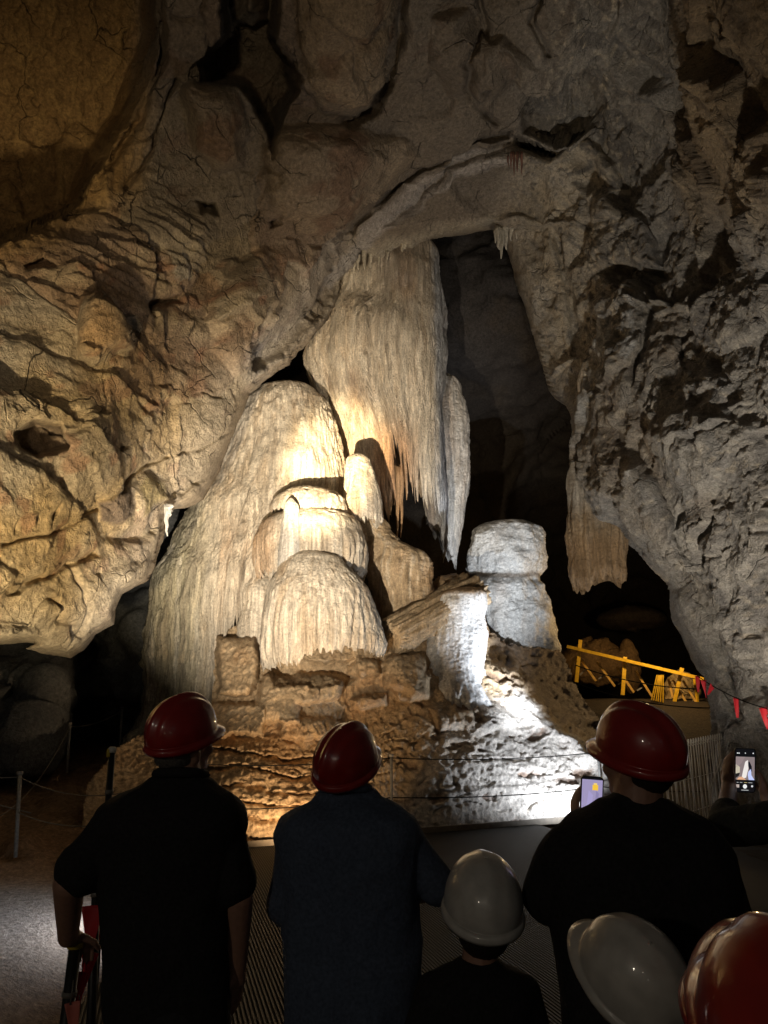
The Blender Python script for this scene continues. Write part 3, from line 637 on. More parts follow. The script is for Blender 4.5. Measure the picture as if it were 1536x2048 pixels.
flow('flowstone_hood', [(974, 600, 628), (980, 580, 650), (994, 556, 676), (1012, 542, 688), (1046, 540, 694)], 14.2, 'small hood of cream flowstone at the brightest spot below the dome', 'flowstone', depth=0.8, flute=0.03, ff=8.0, rough=0.009, spike=8, sf=12, end=[(540, 1030), (600, 1038), (690, 1034)])
def tier_tint(col, x, y, s1, s2, p): return mixc(col, ss(568, 545, x)*0.5, ORANGE)
flow('flowstone_tier', [(1024, 590, 664), (1030, 560, 690), (1042, 534, 712), (1070, 516, 724), (1110, 511, 731), (1165, 513, 728)], 14.2, 'stepped cream flowstone tier with a dripping fringe in the middle of the stack', 'flowstone', depth=0.8, flute=0.03, ff=7.5, rough=0.009, spike=14, sf=12, fgrow=3.0,
     end=[(511, 1165), (560, 1160), (600, 1146), (640, 1136), (690, 1150), (730, 1162)], tint=tier_tint)
def white_tint(col, x, y, s1, s2, p): return mixc(col, np.full(len(x), 0.7), WHITE)
flow('stalagmite', [(996, 580, 584), (1004, 573, 592), (1030, 567, 599), (1060, 562, 602), (1110, 556, 604), (1150, 556, 600)], 13.5, 'slim bright white stalagmite standing in front of the fringed tier', 'stalagmite', depth=0.9, flute=0.03, ff=7, rough=0.012, tint=white_tint, spike=14, sf=4)
flow('flowstone_dome', [(1104, 596, 650), (1112, 578, 672), (1128, 562, 692), (1150, 552, 712), (1180, 537, 736), (1220, 528, 752), (1260, 524, 763), (1300, 523, 768), (1345, 526, 768)], 13.55,
     'lower flowstone dome with a long fringe of drips above the dark recess', 'flowstone', depth=0.72, flute=0.028, ff=7.5, rough=0.009, fgrow=4.0, spike=16, sf=14, end=[(520, 1345), (560, 1345), (600, 1335), (640, 1318), (700, 1312), (780, 1320)])
flow('flowstone_column', [(1150, 508, 536), (1165, 494, 550), (1220, 484, 560), (1280, 478, 566), (1350, 472, 572)], 14.25, 'narrow tan flowstone shoulder between the fluted curtain and the lower dome', 'flowstone', depth=0.9, flute=0.05, ff=4)
BLK = (0.42, 0.29, 0.16)
flow('white_stalagmite', [(1044, 1000, 1030), (1047, 975, 1052), (1054, 954, 1066), (1068, 944, 1077), (1090, 939, 1084), (1120, 938, 1086), (1142, 942, 1080), (1156, 948, 1070), (1164, 936, 1070), (1176, 926, 1082), (1200, 924, 1092), (1235, 934, 1104), (1265, 950, 1114), (1292, 966, 1120), (1320, 985, 1114)], 18.3,
     'stout white stalagmite with a flat top lit against the black passage', 'stalagmite', depth=0.9, flute=0.03, ff=3, lump=0.15, rough=0.02, mat=M_flow_white, base=(0.60, 0.58, 0.53), tint=lambda c, x, y, s1, s2, p: mixc(mixc(c, np.full(len(x), 0.6), (0.58, 0.56, 0.52)), ss(8, 2, np.abs(y-1160-8*s2))*0.8, (0.25, 0.2, 0.15)))
flow('white_stalagmite', [(1178, 905, 966), (1184, 888, 971), (1200, 876, 972), (1240, 866, 970), (1280, 858, 968), (1310, 852, 966), (1350, 836, 974), (1400, 812, 990), (1450, 795, 1010)], 14.7,
     'blue white dripping stump nearest the fallen column', 'stalagmite', depth=0.85, flute=0.05, ff=7.0, lump=0.08, rough=0.012, mat=M_flow_white, base=(0.62, 0.60, 0.57), fgrow=0.6,
     tint=lambda c, x, y, s1, s2, p: mixc(mixc(c, np.full(len(x), 0.6), (0.62, 0.61, 0.59)), ss(1200, 1186, y+6*s1), (0.33, 0.22, 0.12)))
# broken pieces hanging on the right wall and lying by the stump
flow('broken_stalactite', [(925, 1142, 1160), (960, 1134, 1180), (1000, 1140, 1225), (1040, 1136, 1244), (1080, 1133, 1249), (1130, 1138, 1249), (1192, 1146, 1247)], 13.4, 'thick broken brown stalactite with a ragged end hanging from the right wall', 'stalactite', depth=0.5, flute=0.07, ff=6.5, lump=0.05, rough=0.008, base=(0.22, 0.155, 0.09),
     end=[(1130, 1180), (1150, 1190), (1165, 1192), (1176, 1172), (1200, 1162), (1225, 1168), (1240, 1176), (1250, 1160)], spike=12, sf=12, tint=lambda c, x, y, s1, s2, p: mixc(mixc(mixc(c, np.full(len(x), 0.6), (0.21, 0.145, 0.08)), ss(1060, 1000, y+25*s1)*0.7, (0.36, 0.33, 0.28)), ss(1060, 1100, y)*0.5, (0.24, 0.14, 0.06)))
flow('pale_stalactite', [(870, 1262, 1272), (920, 1256, 1280), (960, 1254, 1284), (1000, 1260, 1282), (1042, 1268, 1280)], float(arch(1270., 960.))+0.15, 'long pale stalactite clinging to the grey right wall', 'stalactite', depth=0.7, flute=0.04, ff=8, base=(0.52, 0.51, 0.48), spike=6, sf=4)
flow('pale_stalactite', [(725, 1166, 1178), (750, 1158, 1196), (800, 1160, 1194), (845, 1168, 1180)], float(arch(1178., 790.))+0.15, 'short fluted pale drapery high on the edge of the right wall', 'stalactite', depth=0.4, flute=0.05, ff=8, base=(0.46, 0.42, 0.35), spike=10, sf=5)
def cone_cluster(name, pts, Y, label, mat_col, group=None):
    mb = MB(); org = None
    Vs = []
    for (px, y0, y1, wd) in pts:
        a = at(px, y0, Y); b = at(px+random.uniform(-1, 1), y1, Y); r = wd/100.0
        n = 6; ps_ = [a.lerp(b, k/n) + Vector((random.uniform(-1, 1)*r*0.25, random.uniform(-1, 1)*r*0.25, 0)) for k in range(n+1)]
        mb.tube(ps_, [r*(1-0.85*(k/n)**1.3) for k in range(n+1)], 9)
        org = a if org is None else org
    V = np.array(mb.v)-np.array(org)
    col = np.tile(np.array(mat_col), (len(V), 1))*(0.85+0.3*np.random.RandomState(2).rand(len(V), 1))
    o = new_mesh(name, V, mb.f, M_flow, col=col); o.location = org; return tag(o, label, 'stalactite', group)
cone_cluster('stalactite_cluster', [(998, 455, 500, 9), (1004, 455, 517, 8), (1012, 450, 500, 8), (1022, 450, 482, 6), (1032, 445, 478, 5), (992, 460, 486, 5)], 14.7, 'cluster of short pale stalactites at the corner of the roof opening', (0.50, 0.46, 0.38))
cone_cluster('stalactite_cluster', [(1022, 305, 338, 3), (1028, 305, 352, 3), (1035, 305, 345, 3.5), (1043, 305, 350, 3), (1016, 312, 335, 2.5)], 12.9, 'cluster of thin reddish stalactites under the slit high in the roof', (0.20, 0.10, 0.075))
cone_cluster('stalactite_cluster', [(805, 470, 505, 9), (812, 470, 498, 7), (820, 470, 492, 6), (826, 468, 488, 5), (775, 490, 520, 6), (758, 495, 530, 5), (742, 500, 536, 6), (728, 500, 540, 7), (716, 510, 540, 6), (708, 520, 548, 5)], 15.3, 'row of stubby stalactites along the roof ledge above the tall column', (0.46, 0.40, 0.30))
cone_cluster('stalactite', [(334, 1010, 1072, 5), (340, 1010, 1034, 6)], 11.0, 'lone thin white stalactite under the left rock overhang', (0.55, 0.54, 0.52))
cone_cluster('stalactite_cluster', [(755, 905, 985, 7), (764, 920, 1000, 6), (772, 930, 965, 5), (781, 935, 1030, 7), (788, 930, 1010, 5), (796, 935, 1080, 7), (803, 930, 1075, 6), (812, 930, 1000, 5)], 15.75, 'cluster of long rusty drips hanging below the tall column', (0.45, 0.28, 0.15))
# fallen piece of column
def fallen():
    a = at(778, 1276, 14.0); b = at(945, 1186, 15.2); ax = (b-a); L = ax.length; t = ax.normalized()
    u = t.cross(Vector((0, 0, 1))).normalized(); v = u.cross(t)
    n, m = 60, 90; V = []; 
    for i in range(n+1):
        s = i/n
        for k in range(m):
            th = 2*math.pi*k/m; r0 = 0.27+0.12*s
            V.append(a + t*(L*s) + (u*math.cos(th)+v*math.sin(th)*0.8)*r0)
    V = np.array(V); th = np.tile(np.linspace(0, 2*math.pi, m, endpoint=False), n+1); s = np.repeat(np.linspace(0, 1, n+1), m)
    q = np.stack([np.cos(th)*6, np.sin(th)*6, s*1.2], axis=1)
    rad = V - (np.array(a)[None]+np.outer(s*L, np.array(t))); rad /= np.linalg.norm(rad, axis=1, keepdims=True)
    V = V + rad*(0.09*ridged(q, 3)+0.03*fbm(q*np.array([1, 1, 6]), 2))[:, None] + np.outer(ss(0.15, 0, s)*0.22*perlin(q*0.8+3), np.array(t))
    idx = np.arange((n+1)*m).reshape(n+1, m); nx_ = np.roll(idx, -1, axis=1)
    F = [tuple(f) for f in np.stack([idx[:-1].ravel(), idx[1:].ravel(), nx_[1:].ravel(), nx_[:-1].ravel()], axis=1).tolist()]
    F.append(tuple(range(m))); F.append(tuple(range(n*m, (n+1)*m))[::-1])
    col = mixc(np.tile(np.array([0.36, 0.25, 0.14]), (len(V), 1)), ss(0, 0.8, ridged(q, 2))*0.5, (0.5, 0.38, 0.24))
    o = new_mesh('fallen_column', V-np.array(a), F, M_flow, col=col); o.location = a
    tag(o, 'brown grooved piece of fallen column lying slanted against the white stump', 'fallen column')
fallen()

# ------------------------------------------------------------------ flowstone slope below the formations
gx3 = np.arange(150, 1275, 2.4); gy3 = np.arange(1130, 1735, 2.4); SX, SY = np.meshgrid(gx3, gy3)
SP = [(170, 1580), (225, 1505), (262, 1482), (296, 1472), (424, 1436), (430, 1272), (500, 1240), (800, 1190), (850, 1170), (880, 1150), (905, 1148), (930, 1152), (958, 1168), (968, 1205), (973, 1252), (1000, 1277), (1060, 1297), (1118, 1293), (1145, 1360), (1190, 1430), (1215, 1475), (1260, 1500), (1270, 1628), (1075, 1645), (440, 1694), (160, 1716)]
Qs = np.stack([SX/50, SY/50, 0*SX], axis=-1).reshape(-1, 3)
ux = (fbm(Qs, 4)*9).reshape(SX.shape); uy = (fbm(Qs+20, 4)*9).reshape(SX.shape)
sds = polysd(SX+ux*0.4, SY+uy*0.4, SP)
slope = RBF([(500, 1695, 11.45), (300, 1700, 10.9), (170, 1715, 10.4), (800, 1665, 12.5), (1070, 1648, 13.5), (1260, 1632, 14.3), (230, 1600, 11.4), (260, 1500, 12.8), (320, 1440, 13.6), (420, 1500, 12.6), (500, 1500, 12.5), (500, 1600, 11.7), (600, 1420, 13.0), (650, 1550, 12.4), (700, 1320, 13.8), (700, 1420, 13.5),
             (800, 1240, 14.8), (890, 1160, 15.7), (830, 1350, 14.1), (780, 1500, 13.1), (900, 1420, 13.9), (950, 1300, 15.0), (1000, 1350, 14.8), (1080, 1440, 14.7), (1100, 1540, 14.0), (1190, 1500, 14.6), (1190, 1600, 14.0), (900, 1600, 12.8), (700, 1640, 11.9), (1260, 1530, 14.7), (1080, 1270, 16.4), (1150, 1400, 15.6)], 60)
SD = slope(SX, SY)
ridge = [(958, 1120), (972, 1230), (975, 1300), (1000, 1330), (1050, 1385), (1100, 1440), (1150, 1470), (1205, 1496), (1290, 1540), (1400, 1600), (1400, 1000), (958, 1000)]
sdr = polysd(SX+ux*1.3, SY+uy*1.3, ridge)
SD = SD + 1.5*ss(-4, 34, sdr) - 0.25*np.exp(-((sdr+18)/18)**2)
def s_bulge(poly, h, Rr, warp=1.0):
    global SD
    SD = SD - h*np.sqrt(np.maximum(1-(1-np.clip(polysd(SX+ux*warp, SY+uy*warp, poly)/Rr, 0, 1))**2, 0))
s_bulge([(765, 1380), (768, 1330), (790, 1305), (840, 1310), (862, 1350), (858, 1400), (820, 1412)], 0.55, 36)
s_bulge([(862, 1180), (880, 1152), (920, 1150), (955, 1168), (968, 1200), (950, 1230), (880, 1230)], 0.5, 30)
s_bulge([(690, 1330), (715, 1318), (755, 1322), (765, 1350), (720, 1362), (695, 1352)], 0.3, 18)
s_bulge([(700, 1400), (730, 1385), (770, 1390), (776, 1410), (740, 1422), (705, 1416)], 0.25, 18)
s_bulge([(860, 1420), (930, 1400), (1000, 1410), (1040, 1450), (960, 1470), (880, 1460)], 0.2, 30)
# blocks and tiers of the stack
def s_step(poly, h, Rr=16, warp=1.0): s_bulge(poly, h, Rr, warp)
s_step([(540, 1318), (712, 1318), (722, 1362), (690, 1376), (540, 1376)], -0.5, 50)
s_step([(434, 1279), (517, 1277), (521, 1300), (514, 1385), (500, 1396), (440, 1392), (430, 1300)], 0.55)
s_step([(528, 1352), (672, 1350), (690, 1362), (680, 1396), (640, 1410), (600, 1416), (596, 1448), (520, 1452), (514, 1400), (516, 1366)], 0.5, 15)
s_step([(420, 1408), (515, 1404), (526, 1420), (528, 1474), (416, 1478), (412, 1430)], 0.35, 9)
s_step([(560, 1442), (640, 1436), (690, 1450), (680, 1476), (560, 1480)], 0.3, 12)
# rimstone terraces: upright lips with treads that run back
tw = ss(0, 60, polysd(SX, SY, [(330, 1452), (640, 1452), (700, 1500), (720, 1740), (330, 1740)])) * (1-0.0*SX)
phs = (SY - 0.02*SX + 30*perlin(np.stack([SX/130, SY/70, 0*SX], axis=-1).reshape(-1, 3)).reshape(SX.shape) + 6*perlin(np.stack([SX/30, SY/25, 0*SX+4], axis=-1).reshape(-1, 3)).reshape(SX.shape))/34.0
fph = phs-np.floor(phs)
SD = SD + tw*(0.20*ss(0.36, 0.0, fph)*(0.6+0.8*ss(-0.2, 0.4, perlin(np.stack([SX/90, SY/40, 0*SX+30], axis=-1).reshape(-1, 3)).reshape(SX.shape))) - 0.06 + 0.06*(1-fph))
gw = ss(0, 60, polysd(SX, SY, [(640, 1400), (800, 1420), (1180, 1500), (1250, 1560), (1250, 1740), (640, 1740)]))
ph2 = (SY + 0.10*SX + 40*perlin(np.stack([SX/60, SY/40, 0*SX+9], axis=-1).reshape(-1, 3)).reshape(SX.shape))/30.0
f2 = ph2-np.floor(ph2)
SD = SD + gw*0.11*ss(0.35, 0.0, f2)*ss(-0.1, 0.3, perlin(np.stack([SX/45, SY/30, 0*SX+2], axis=-1).reshape(-1, 3)).reshape(SX.shape))
SPs = atn(SX, SY, SD); sn = grid_normals(atn(SX, SY, slope(SX, SY))); fl = (sn*(SPs-np.array([0, 0, CAM_Z]))).sum(-1) > 0; sn[fl] *= -1
p = SPs.reshape(-1, 3); sx = SX.ravel(); sy = SY.ravel()
rgt = ss(720, 900, sx)
d = (0.025+0.03*rgt)*fbm(p*1.5, 3) + (0.008+0.018*rgt)*ridged(p*np.array([5, 5, 5.0]), 4) + 0.015*fbm(p*14, 3) + (0.030*(1-rgt))*ridged(p*np.array([9, 9, 0.8]), 2)
d -= 0.07*rgt*ss(0.25, 0.55, fbm(p*np.array([1.6, 1.6, 3.5])+5, 4))
V = p + sn.reshape(-1, 3)*d[:, None]
col = np.tile(np.array([0.46, 0.33, 0.195]), (len(p), 1))
col = mixc(col, ss(0, 0.6, fbm(p*1.2, 4))*0.6, (0.36, 0.22, 0.11))
col = mixc(col, ss(0.1, 0.6, fbm(p*np.array([5, 5, 0.8]), 3))*0.4, (0.55, 0.42, 0.27))
wht = ss(820, 960, sx + 0.9*(sy-1500) + 60*fbm(p*1.1+3, 4))*ss(1, -1, sdr.ravel()/6)
col = mixc(col, wht*0.75, (0.58, 0.55, 0.51))
col = mixc(col, ss(0.3, 0.6, fbm(p*np.array([1.6, 1.6, 3.5])+5, 4))*rgt*0.8, (0.16, 0.085, 0.045))
col = mixc(col, ss(0, 20, sdr.ravel())*0.8, (0.12, 0.09, 0.07))  # far side of the ridge coloured dark as its shadow
M_slope = stone('flowstone_slope', rough=0.6, crack=0.0, fine=0.6, spec=0.4, ripple=0.15)
v_, f_, c_ = compact(V, grid_faces(sds > 0, SX.shape), col)
o = new_mesh('flowstone_slope', v_, f_[:, ::-1], M_slope, col=c_)
tag(o, 'flowstone slope with orange terraces on the left and rough white crust on the right', 'flowstone')
del p, V, SPs, sn

# ------------------------------------------------------------------ ground
M_soil = stone('cave_soil', rough=0.8, crack=0.0, fine=0.8, spec=0.25)
gxx = np.concatenate([np.arange(-16, -6, 0.25), np.arange(-6, 8, 0.05), np.arange(8, 18, 0.25)]); gyy = np.concatenate([np.arange(-4, 3, 0.25), np.arange(3, 16, 0.05), np.arange(16, 34, 0.2)])
FX, FY = np.meshgrid(gxx, gyy)
lr = ss(-1.0, -4.0, FX)
z = 0.30*ss(9.0, 13.0, FY)*lr + 0.7*ss(12, 18, FY)*lr + 0.08*ss(7.5, 9.5, FY)*lr
z += ss(2.5, 4.5, FX)*(2.1*ss(13.0, 20.0, FY))
z += 0.10*ss(0.2, 0.6, fbm(np.stack([FX, FY, 0*FX], axis=-1).reshape(-1, 3)*1.1+5, 3)).reshape(FX.shape)*ss(8.6, 9.6, FY)*lr
z -= 0.14*ss(-2.6, -2.0, FX + 0.06*(FY-5))*ss(4.6, 4.2, FX)
p = np.stack([FX, FY, z], axis=-1).reshape(-1, 3)
rg = ss(8.3, 9.6, FY.ravel())*lr.ravel()
z = z.ravel() + (0.012+0.05*rg)*fbm(p*1.3, 4) + (0.005+0.045*rg)*ridged(p*2.6, 4) + 0.05*rg*saw(p[:, 1]*1.4 + 0.6*perlin(p*0.7))
p[:, 2] = z
col = np.tile(np.array([0.30, 0.185, 0.10]), (len(p), 1))
col = mixc(col, ss(-0.2, 0.6, fbm(p*0.9, 4))*0.6, (0.22, 0.12, 0.06))
col = mixc(col, ss(8.9, 8.0, FY.ravel())*lr.ravel()*0.85, (0.36, 0.345, 0.33))
col = mixc(col, ss(2.6, 4, FX.ravel())*0.95, (0.03, 0.024, 0.016))  # right-hand ground darkened in colour to keep the passage in shade
o = new_mesh('ground', p, grid_faces(np.ones(FX.shape, bool), FX.shape), M_soil, col=col); tag(o, kind='structure')

# steel walkway with its kerb
M_steel = plain('grating_steel', (0.022, 0.018, 0.012), rough=0.6, metal=0.2, noise=0.3, scale=25)
M_under = plain('walkway_base', (0.009, 0.0075, 0.006), rough=0.9)
M_kerb = plain('kerb_timber', (0.15, 0.12, 0.085), rough=0.7, noise=0.25, scale=14, bump=0.2)
M_asph = plain('path_asphalt', (0.03, 0.025, 0.018), rough=0.9, noise=0.35, scale=60, bump=0.3)
KA, KB, KC = on_floor(440, 1697), on_floor(1075, 1648), on_floor(1260, 1634)
walk = empty('walkway', (0, 6, 0)); tag(walk, kind='structure')
mb = MB(); W0 = [Vector((-1.45, -2.0, 0)), KA, KB, Vector((3.0, 10.5, 0)), Vector((1.55, -2, 0))]
mb.add([v+Vector((0, 0, -0.012)) for v in W0]+[v+Vector((0, 0, -0.10)) for v in W0], [(4, 3, 2, 1, 0), (5, 6, 7, 8, 9), (0, 1, 6, 5), (1, 2, 7, 6), (2, 3, 8, 7), (3, 4, 9, 8), (4, 0, 5, 9)])
mb.build('deck', M_under, walk, smooth=False, org=walk.location)
mb = MB(); dirv = Vector((-0.27, 1.0, 0)).normalized(); side = Vector((dirv.y, -dirv.x, 0))
def clip_line(o_, d_, poly):
    ts = []
    for a, b in zip(poly, poly[1:]+poly[:1]):
        e = b-a; den = d_.x*e.y-d_.y*e.x
        if abs(den) < 1e-9: continue
        w_ = a-o_; t = (w_.x*e.y-w_.y*e.x)/den; s_ = (w_.x*d_.y-w_.y*d_.x)/den
        if 0 <= s_ <= 1: ts.append(t)
    return (min(ts), max(ts)) if len(ts) >= 2 else None
for k in range(-140, 250):
    o_ = Vector((0, 3, 0)) + side*(k*0.027); r_ = clip_line(o_, dirv, W0)
    if r_ and r_[1]-r_[0] > 0.2: mb.bar(o_+dirv*r_[0]+Vector((0, 0, -0.004)), o_+dirv*r_[1]+Vector((0, 0, -0.004)), 0.012, 0.010)
mb.build('grating', M_steel, walk, smooth=False, org=walk.location)
mb = MB()
for a, b in ((KA+Vector((-0.4, -0.28, 0)), KB), (KB, KC)):
    mb.bar(a+Vector((0, 0, 0.03)), b+Vector((0, 0, 0.03)), 0.05, 0.09)
mb.build('kerb', M_kerb, walk, smooth=False, org=walk.location)
# dark path on the right with its yellow line
mb = MB(); V = [(3.0, 10.5, 0.004-0.0), (1.6, -2, 0.004), (12, -2, 0.004), (12, 13.0, 0.004), (6.6, 13.2, 0.004), (4.2, 13.0, 0.004)]
mb.add(V, [(0, 1, 2, 3, 4, 5)]); o = mb.build('path', M_asph, smooth=False); tag(o, kind='structure')
M_yel = plain('yellow_paint', (0.62, 0.36, 0.035), rough=0.5, noise=0.2, scale=20)
a, b = on_floor(1466, 1664), on_floor(1600, 1690)
tdir = (b-a).normalized(); nrm = Vector((-tdir.y, tdir.x, 0))*0.07
mb = MB(); mb.add([a-nrm+Vector((0, 0, 0.01)), b-nrm+Vector((0, 0, 0.01)), b+nrm+Vector((0, 0, 0.01)), a+nrm+Vector((0, 0, 0.01))], [(0, 1, 2, 3)])
o = mb.build('yellow_line', M_yel, smooth=False); tag(o, kind='structure')

# ------------------------------------------------------------------ people
M_skin = plain('skin', (0.36, 0.20, 0.14), rough=0.5, noise=0.12, scale=60, bump=0.1)
M_black = plain('black_cloth', (0.022, 0.021, 0.022), rough=0.9, noise=0.3, scale=90, bump=0.25, spec=0.2)
M_navy = plain('navy_cloth', (0.085, 0.11, 0.165), rough=0.9, noise=0.25, scale=90, bump=0.3, spec=0.2)
M_charcoal = plain('charcoal_cloth', (0.035, 0.037, 0.034), rough=0.9, noise=0.3, scale=80, bump=0.3, spec=0.2)
M_trouser = plain('dark_trouser_cloth', (0.03, 0.03, 0.032), rough=0.9, noise=0.2, scale=80, spec=0.2)
M_shoe = plain('dark_shoe_leather', (0.03, 0.025, 0.02), rough=0.5)
M_hair = plain('dark_hair', (0.018, 0.013, 0.010), rough=0.6, noise=0.4, scale=120, bump=0.5)
M_greyhair = plain('grey_hair', (0.11, 0.10, 0.09), rough=0.6, noise=0.4, scale=120, bump=0.5)
def helmet_mat(nm, c):
    m = plain(nm, c, rough=0.36, noise=0.14, scale=22, coat=0.7, bump=0.04); return m
M_red = helmet_mat('red_helmet_shell', (0.34, 0.016, 0.012)); M_white = helmet_mat('white_helmet_shell', (0.58, 0.56, 0.52)); M_redor = helmet_mat('orange_red_helmet_shell', (0.40, 0.024, 0.012))
M_strap = plain('helmet_band', (0.02, 0.02, 0.02), rough=0.8)

class Fuse:
    """closed shapes that become one continuous surface"""
    def __init__(s): s.m = MB()
    def cap(s, a, b, r0, r1, n=14):
        a = Vector(a); b = Vector(b); t = (b-a); L = t.length; t = t.normalized() if L > 1e-6 else Vector((0, 0, 1))
        pts = []; rr = []
        for k in range(5): ph = math.pi/2*(k/5); pts.append(a - t*(r0*math.cos(ph))); rr.append(max(1e-4, r0*math.sin(ph)))
        for k in range(4): pts.append(a.lerp(b, k/3)); rr.append(r0+(r1-r0)*k/3)
        for k in range(1, 6): ph = math.pi/2*(k/5); pts.append(b + t*(r1*math.sin(ph))); rr.append(max(1e-4, r1*math.cos(ph)))
        s.m.tube(pts, rr, n); return s
    def ell(s, c, r, M=None): s.m.sphere(c, list(r) if isinstance(r, tuple) else r, 20, 14, M); return s
    def loft(s, rings, n=28):
        """rings: (centre, half width, half depth) stacked along z"""
        V = []; F = []
        for c, rx, ry in rings:
            for k in range(n):
                a = 2*math.pi*k/n; cs, sn_ = math.cos(a), math.sin(a)
                e = 0.85
                V.append(Vector(c)+Vector((rx*math.copysign(abs(cs)**e, cs), ry*math.copysign(abs(sn_)**e, sn_), 0)))
        m = len(rings)
        for i in range(m-1):
            for k in range(n): a = i*n+k; b = i*n+(k+1) % n; F.append((a, b, b+n, a+n))
        F.append(tuple(range(n))[::-1]); F.append(tuple(range((m-1)*n, m*n)))
        s.m.add(V, F); return s
    def build(s, name, mat, parent, voxel=0.009, it=6, wrinkle=0.0, wscale=7.0):
        me = bpy.data.meshes.new(name+'_source'); me.from_pydata(s.m.v, [], s.m.f); me.update()
        o = bpy.data.objects.new(name+'_source', me); C.objects.link(o)
        md = o.modifiers.new('fuse', 'REMESH'); md.mode = 'VOXEL'; md.voxel_size = voxel
        sm_ = o.modifiers.new('soften', 'SMOOTH'); sm_.factor = 0.5; sm_.iterations = it
        dg = bpy.context.evaluated_depsgraph_get(); dg.update()
        ev = o.evaluated_get(dg); m2 = bpy.data.meshes.new_from_object(ev)
        bpy.data.objects.remove(o); bpy.data.meshes.remove(me)
        m2.name = name
        nv = len(m2.vertices); co = np.empty(nv*3, np.float32); m2.vertices.foreach_get('co', co); co = co.reshape(-1, 3)
        if wrinkle:
            no = np.empty(nv*3, np.float32); m2.vertices.foreach_get('normal', no); no = no.reshape(-1, 3)
            q_ = co + 0.08*np.stack([perlin(co*5+3), perlin(co*5+13), perlin(co*5+23)], axis=1)
            co = co + no*(wrinkle*ridged(q_*np.array([wscale, wscale, wscale*0.55]), 2))[:, None]
            m2.vertices.foreach_set('co', co.ravel())
        m2.polygons.foreach_set('use_smooth', np.ones(len(m2.polygons), bool)); m2.materials.clear(); m2.materials.append(mat); m2.update()
        ob = bpy.data.objects.new(name, m2); C.objects.link(ob); ob.parent = parent
        return ob
def rotm(yaw, pitch=0, roll=0):
    return Matrix.Rotation(math.radians(yaw), 3, 'Z') @ Matrix.Rotation(math.radians(pitch), 3, 'X') @ Matrix.Rotation(math.radians(roll), 3, 'Y')
def rotx(pitch, turn, roll=0):
    return Matrix.Rotation(math.radians(pitch), 3, 'X') @ Matrix.Rotation(math.radians(roll), 3, 'Y') @ Matrix.Rotation(math.radians(turn), 3, 'Z')
def helmet(parent, c, R, mat, sc=1.0, hole=False, crest=1.0):
    """shell with raised crown ridge, rolled rim and a peak; c is the middle of the rim relative to the person"""
    nu, nv = 72, 26; V = []; F = []
    def pt(th, k):
        sx_, cy_ = math.sin(th), math.cos(th)
        ext = 0.032*max(0, (cy_-0.45)/0.55)**0.8
        if k <= nv:
            ph = math.pi/2*k/nv; s_ = math.sin(ph)**0.92; h = math.cos(ph)**0.88
            x, y, z = 0.108*s_*sx_, 0.137*s_*cy_, 0.142*h
            rdg = math.exp(-(x/0.017)**2)*ss(0.0, 0.35, h)*0.011 + math.exp(-((abs(x)-0.045)/0.012)**2)*0.004*ss(0.1, 0.5, h)
            rdg *= crest; g = 1 + rdg/0.12
            return Vector((x*(1+0.3*(g-1)), y*g, z*g))
        j = k-nv
        out = (0.003, 0.006, 0.008, 0.007, 0.003)[j-1]; dz = (-0.006, -0.013, -0.020, -0.026, -0.025)[j-1]
        e = ext*(0.25, 0.6, 1.0, 1.0, 0.95)[j-1]
        return Vector(((0.108+out)*sx_, (0.137+out+e)*cy_, dz - 0.25*e + 0.010*(1-cy_)*0.5))
    tot = nv+5
    for k in range(tot+1):
        for i in range(nu): V.append(R @ (pt(2*math.pi*i/nu, k)*sc) + Vector(c))
    for k in range(tot):
        for i in range(nu): a = k*nu+i; b = k*nu+(i+1) % nu; F.append((a, a+nu, b+nu, b))
    o = new_mesh('helmet', V, F, mat, parent)
    md = o.modifiers.new('thickness', 'SOLIDIFY'); md.thickness = 0.004*sc; md.offset = -1
    mb = MB(); rim = []
    for i in range(41):
        th = 2*math.pi*i/40; rim.append(R @ (Vector((0.092*math.sin(th), 0.118*math.cos(th), -0.012))*sc) + Vector(c))
    mb.tube(rim, 0.011*sc, 8, caps=False); b_ = mb.build('headband', M_strap, o)
    if hole:
        p = R @ (Vector((-0.118*math.sin(2.62), 0.142*math.cos(2.62), 0.03))*sc) + Vector(c); q = R @ Vector((-0.5, -0.85, 0.2)).normalized()
        MB().tube([p-q*0.012, p+q*0.003], 0.0075, 16).build('vent_hole', M_strap, o)
    return o
def head_shapes(f, c, R, s=1.0):
    """skull, jaw, brow, nose, lips, chin and ears; c is the middle of the head"""
    def P(x, y, z): return Vector(c) + R @ (Vector((x, y, z))*s)
    f.ell(P(0, -0.005, 0.02), (0.074*s, 0.095*s, 0.10*s), R); f.ell(P(0, 0.025, -0.045), (0.058*s, 0.066*s, 0.075*s), R)
    f.ell(P(0, 0.06, -0.098), (0.028*s, 0.028*s, 0.022*s), R); f.cap(P(0, 0.088, 0.012), P(0, 0.112, -0.028), 0.010*s, 0.015*s)
    f.cap(P(-0.035, 0.078, 0.03), P(0.035, 0.078, 0.03), 0.014*s, 0.014*s); f.cap(P(-0.018, 0.086, -0.062), P(0.018, 0.086, -0.062), 0.009*s, 0.009*s)
    for e in (-1, 1):
        f.ell(P(e*0.080, -0.01, -0.01), (0.012*s, 0.02*s, 0.033*s), R); f.ell(P(e*0.035, 0.072, -0.03), (0.022*s, 0.02*s, 0.025*s), R)
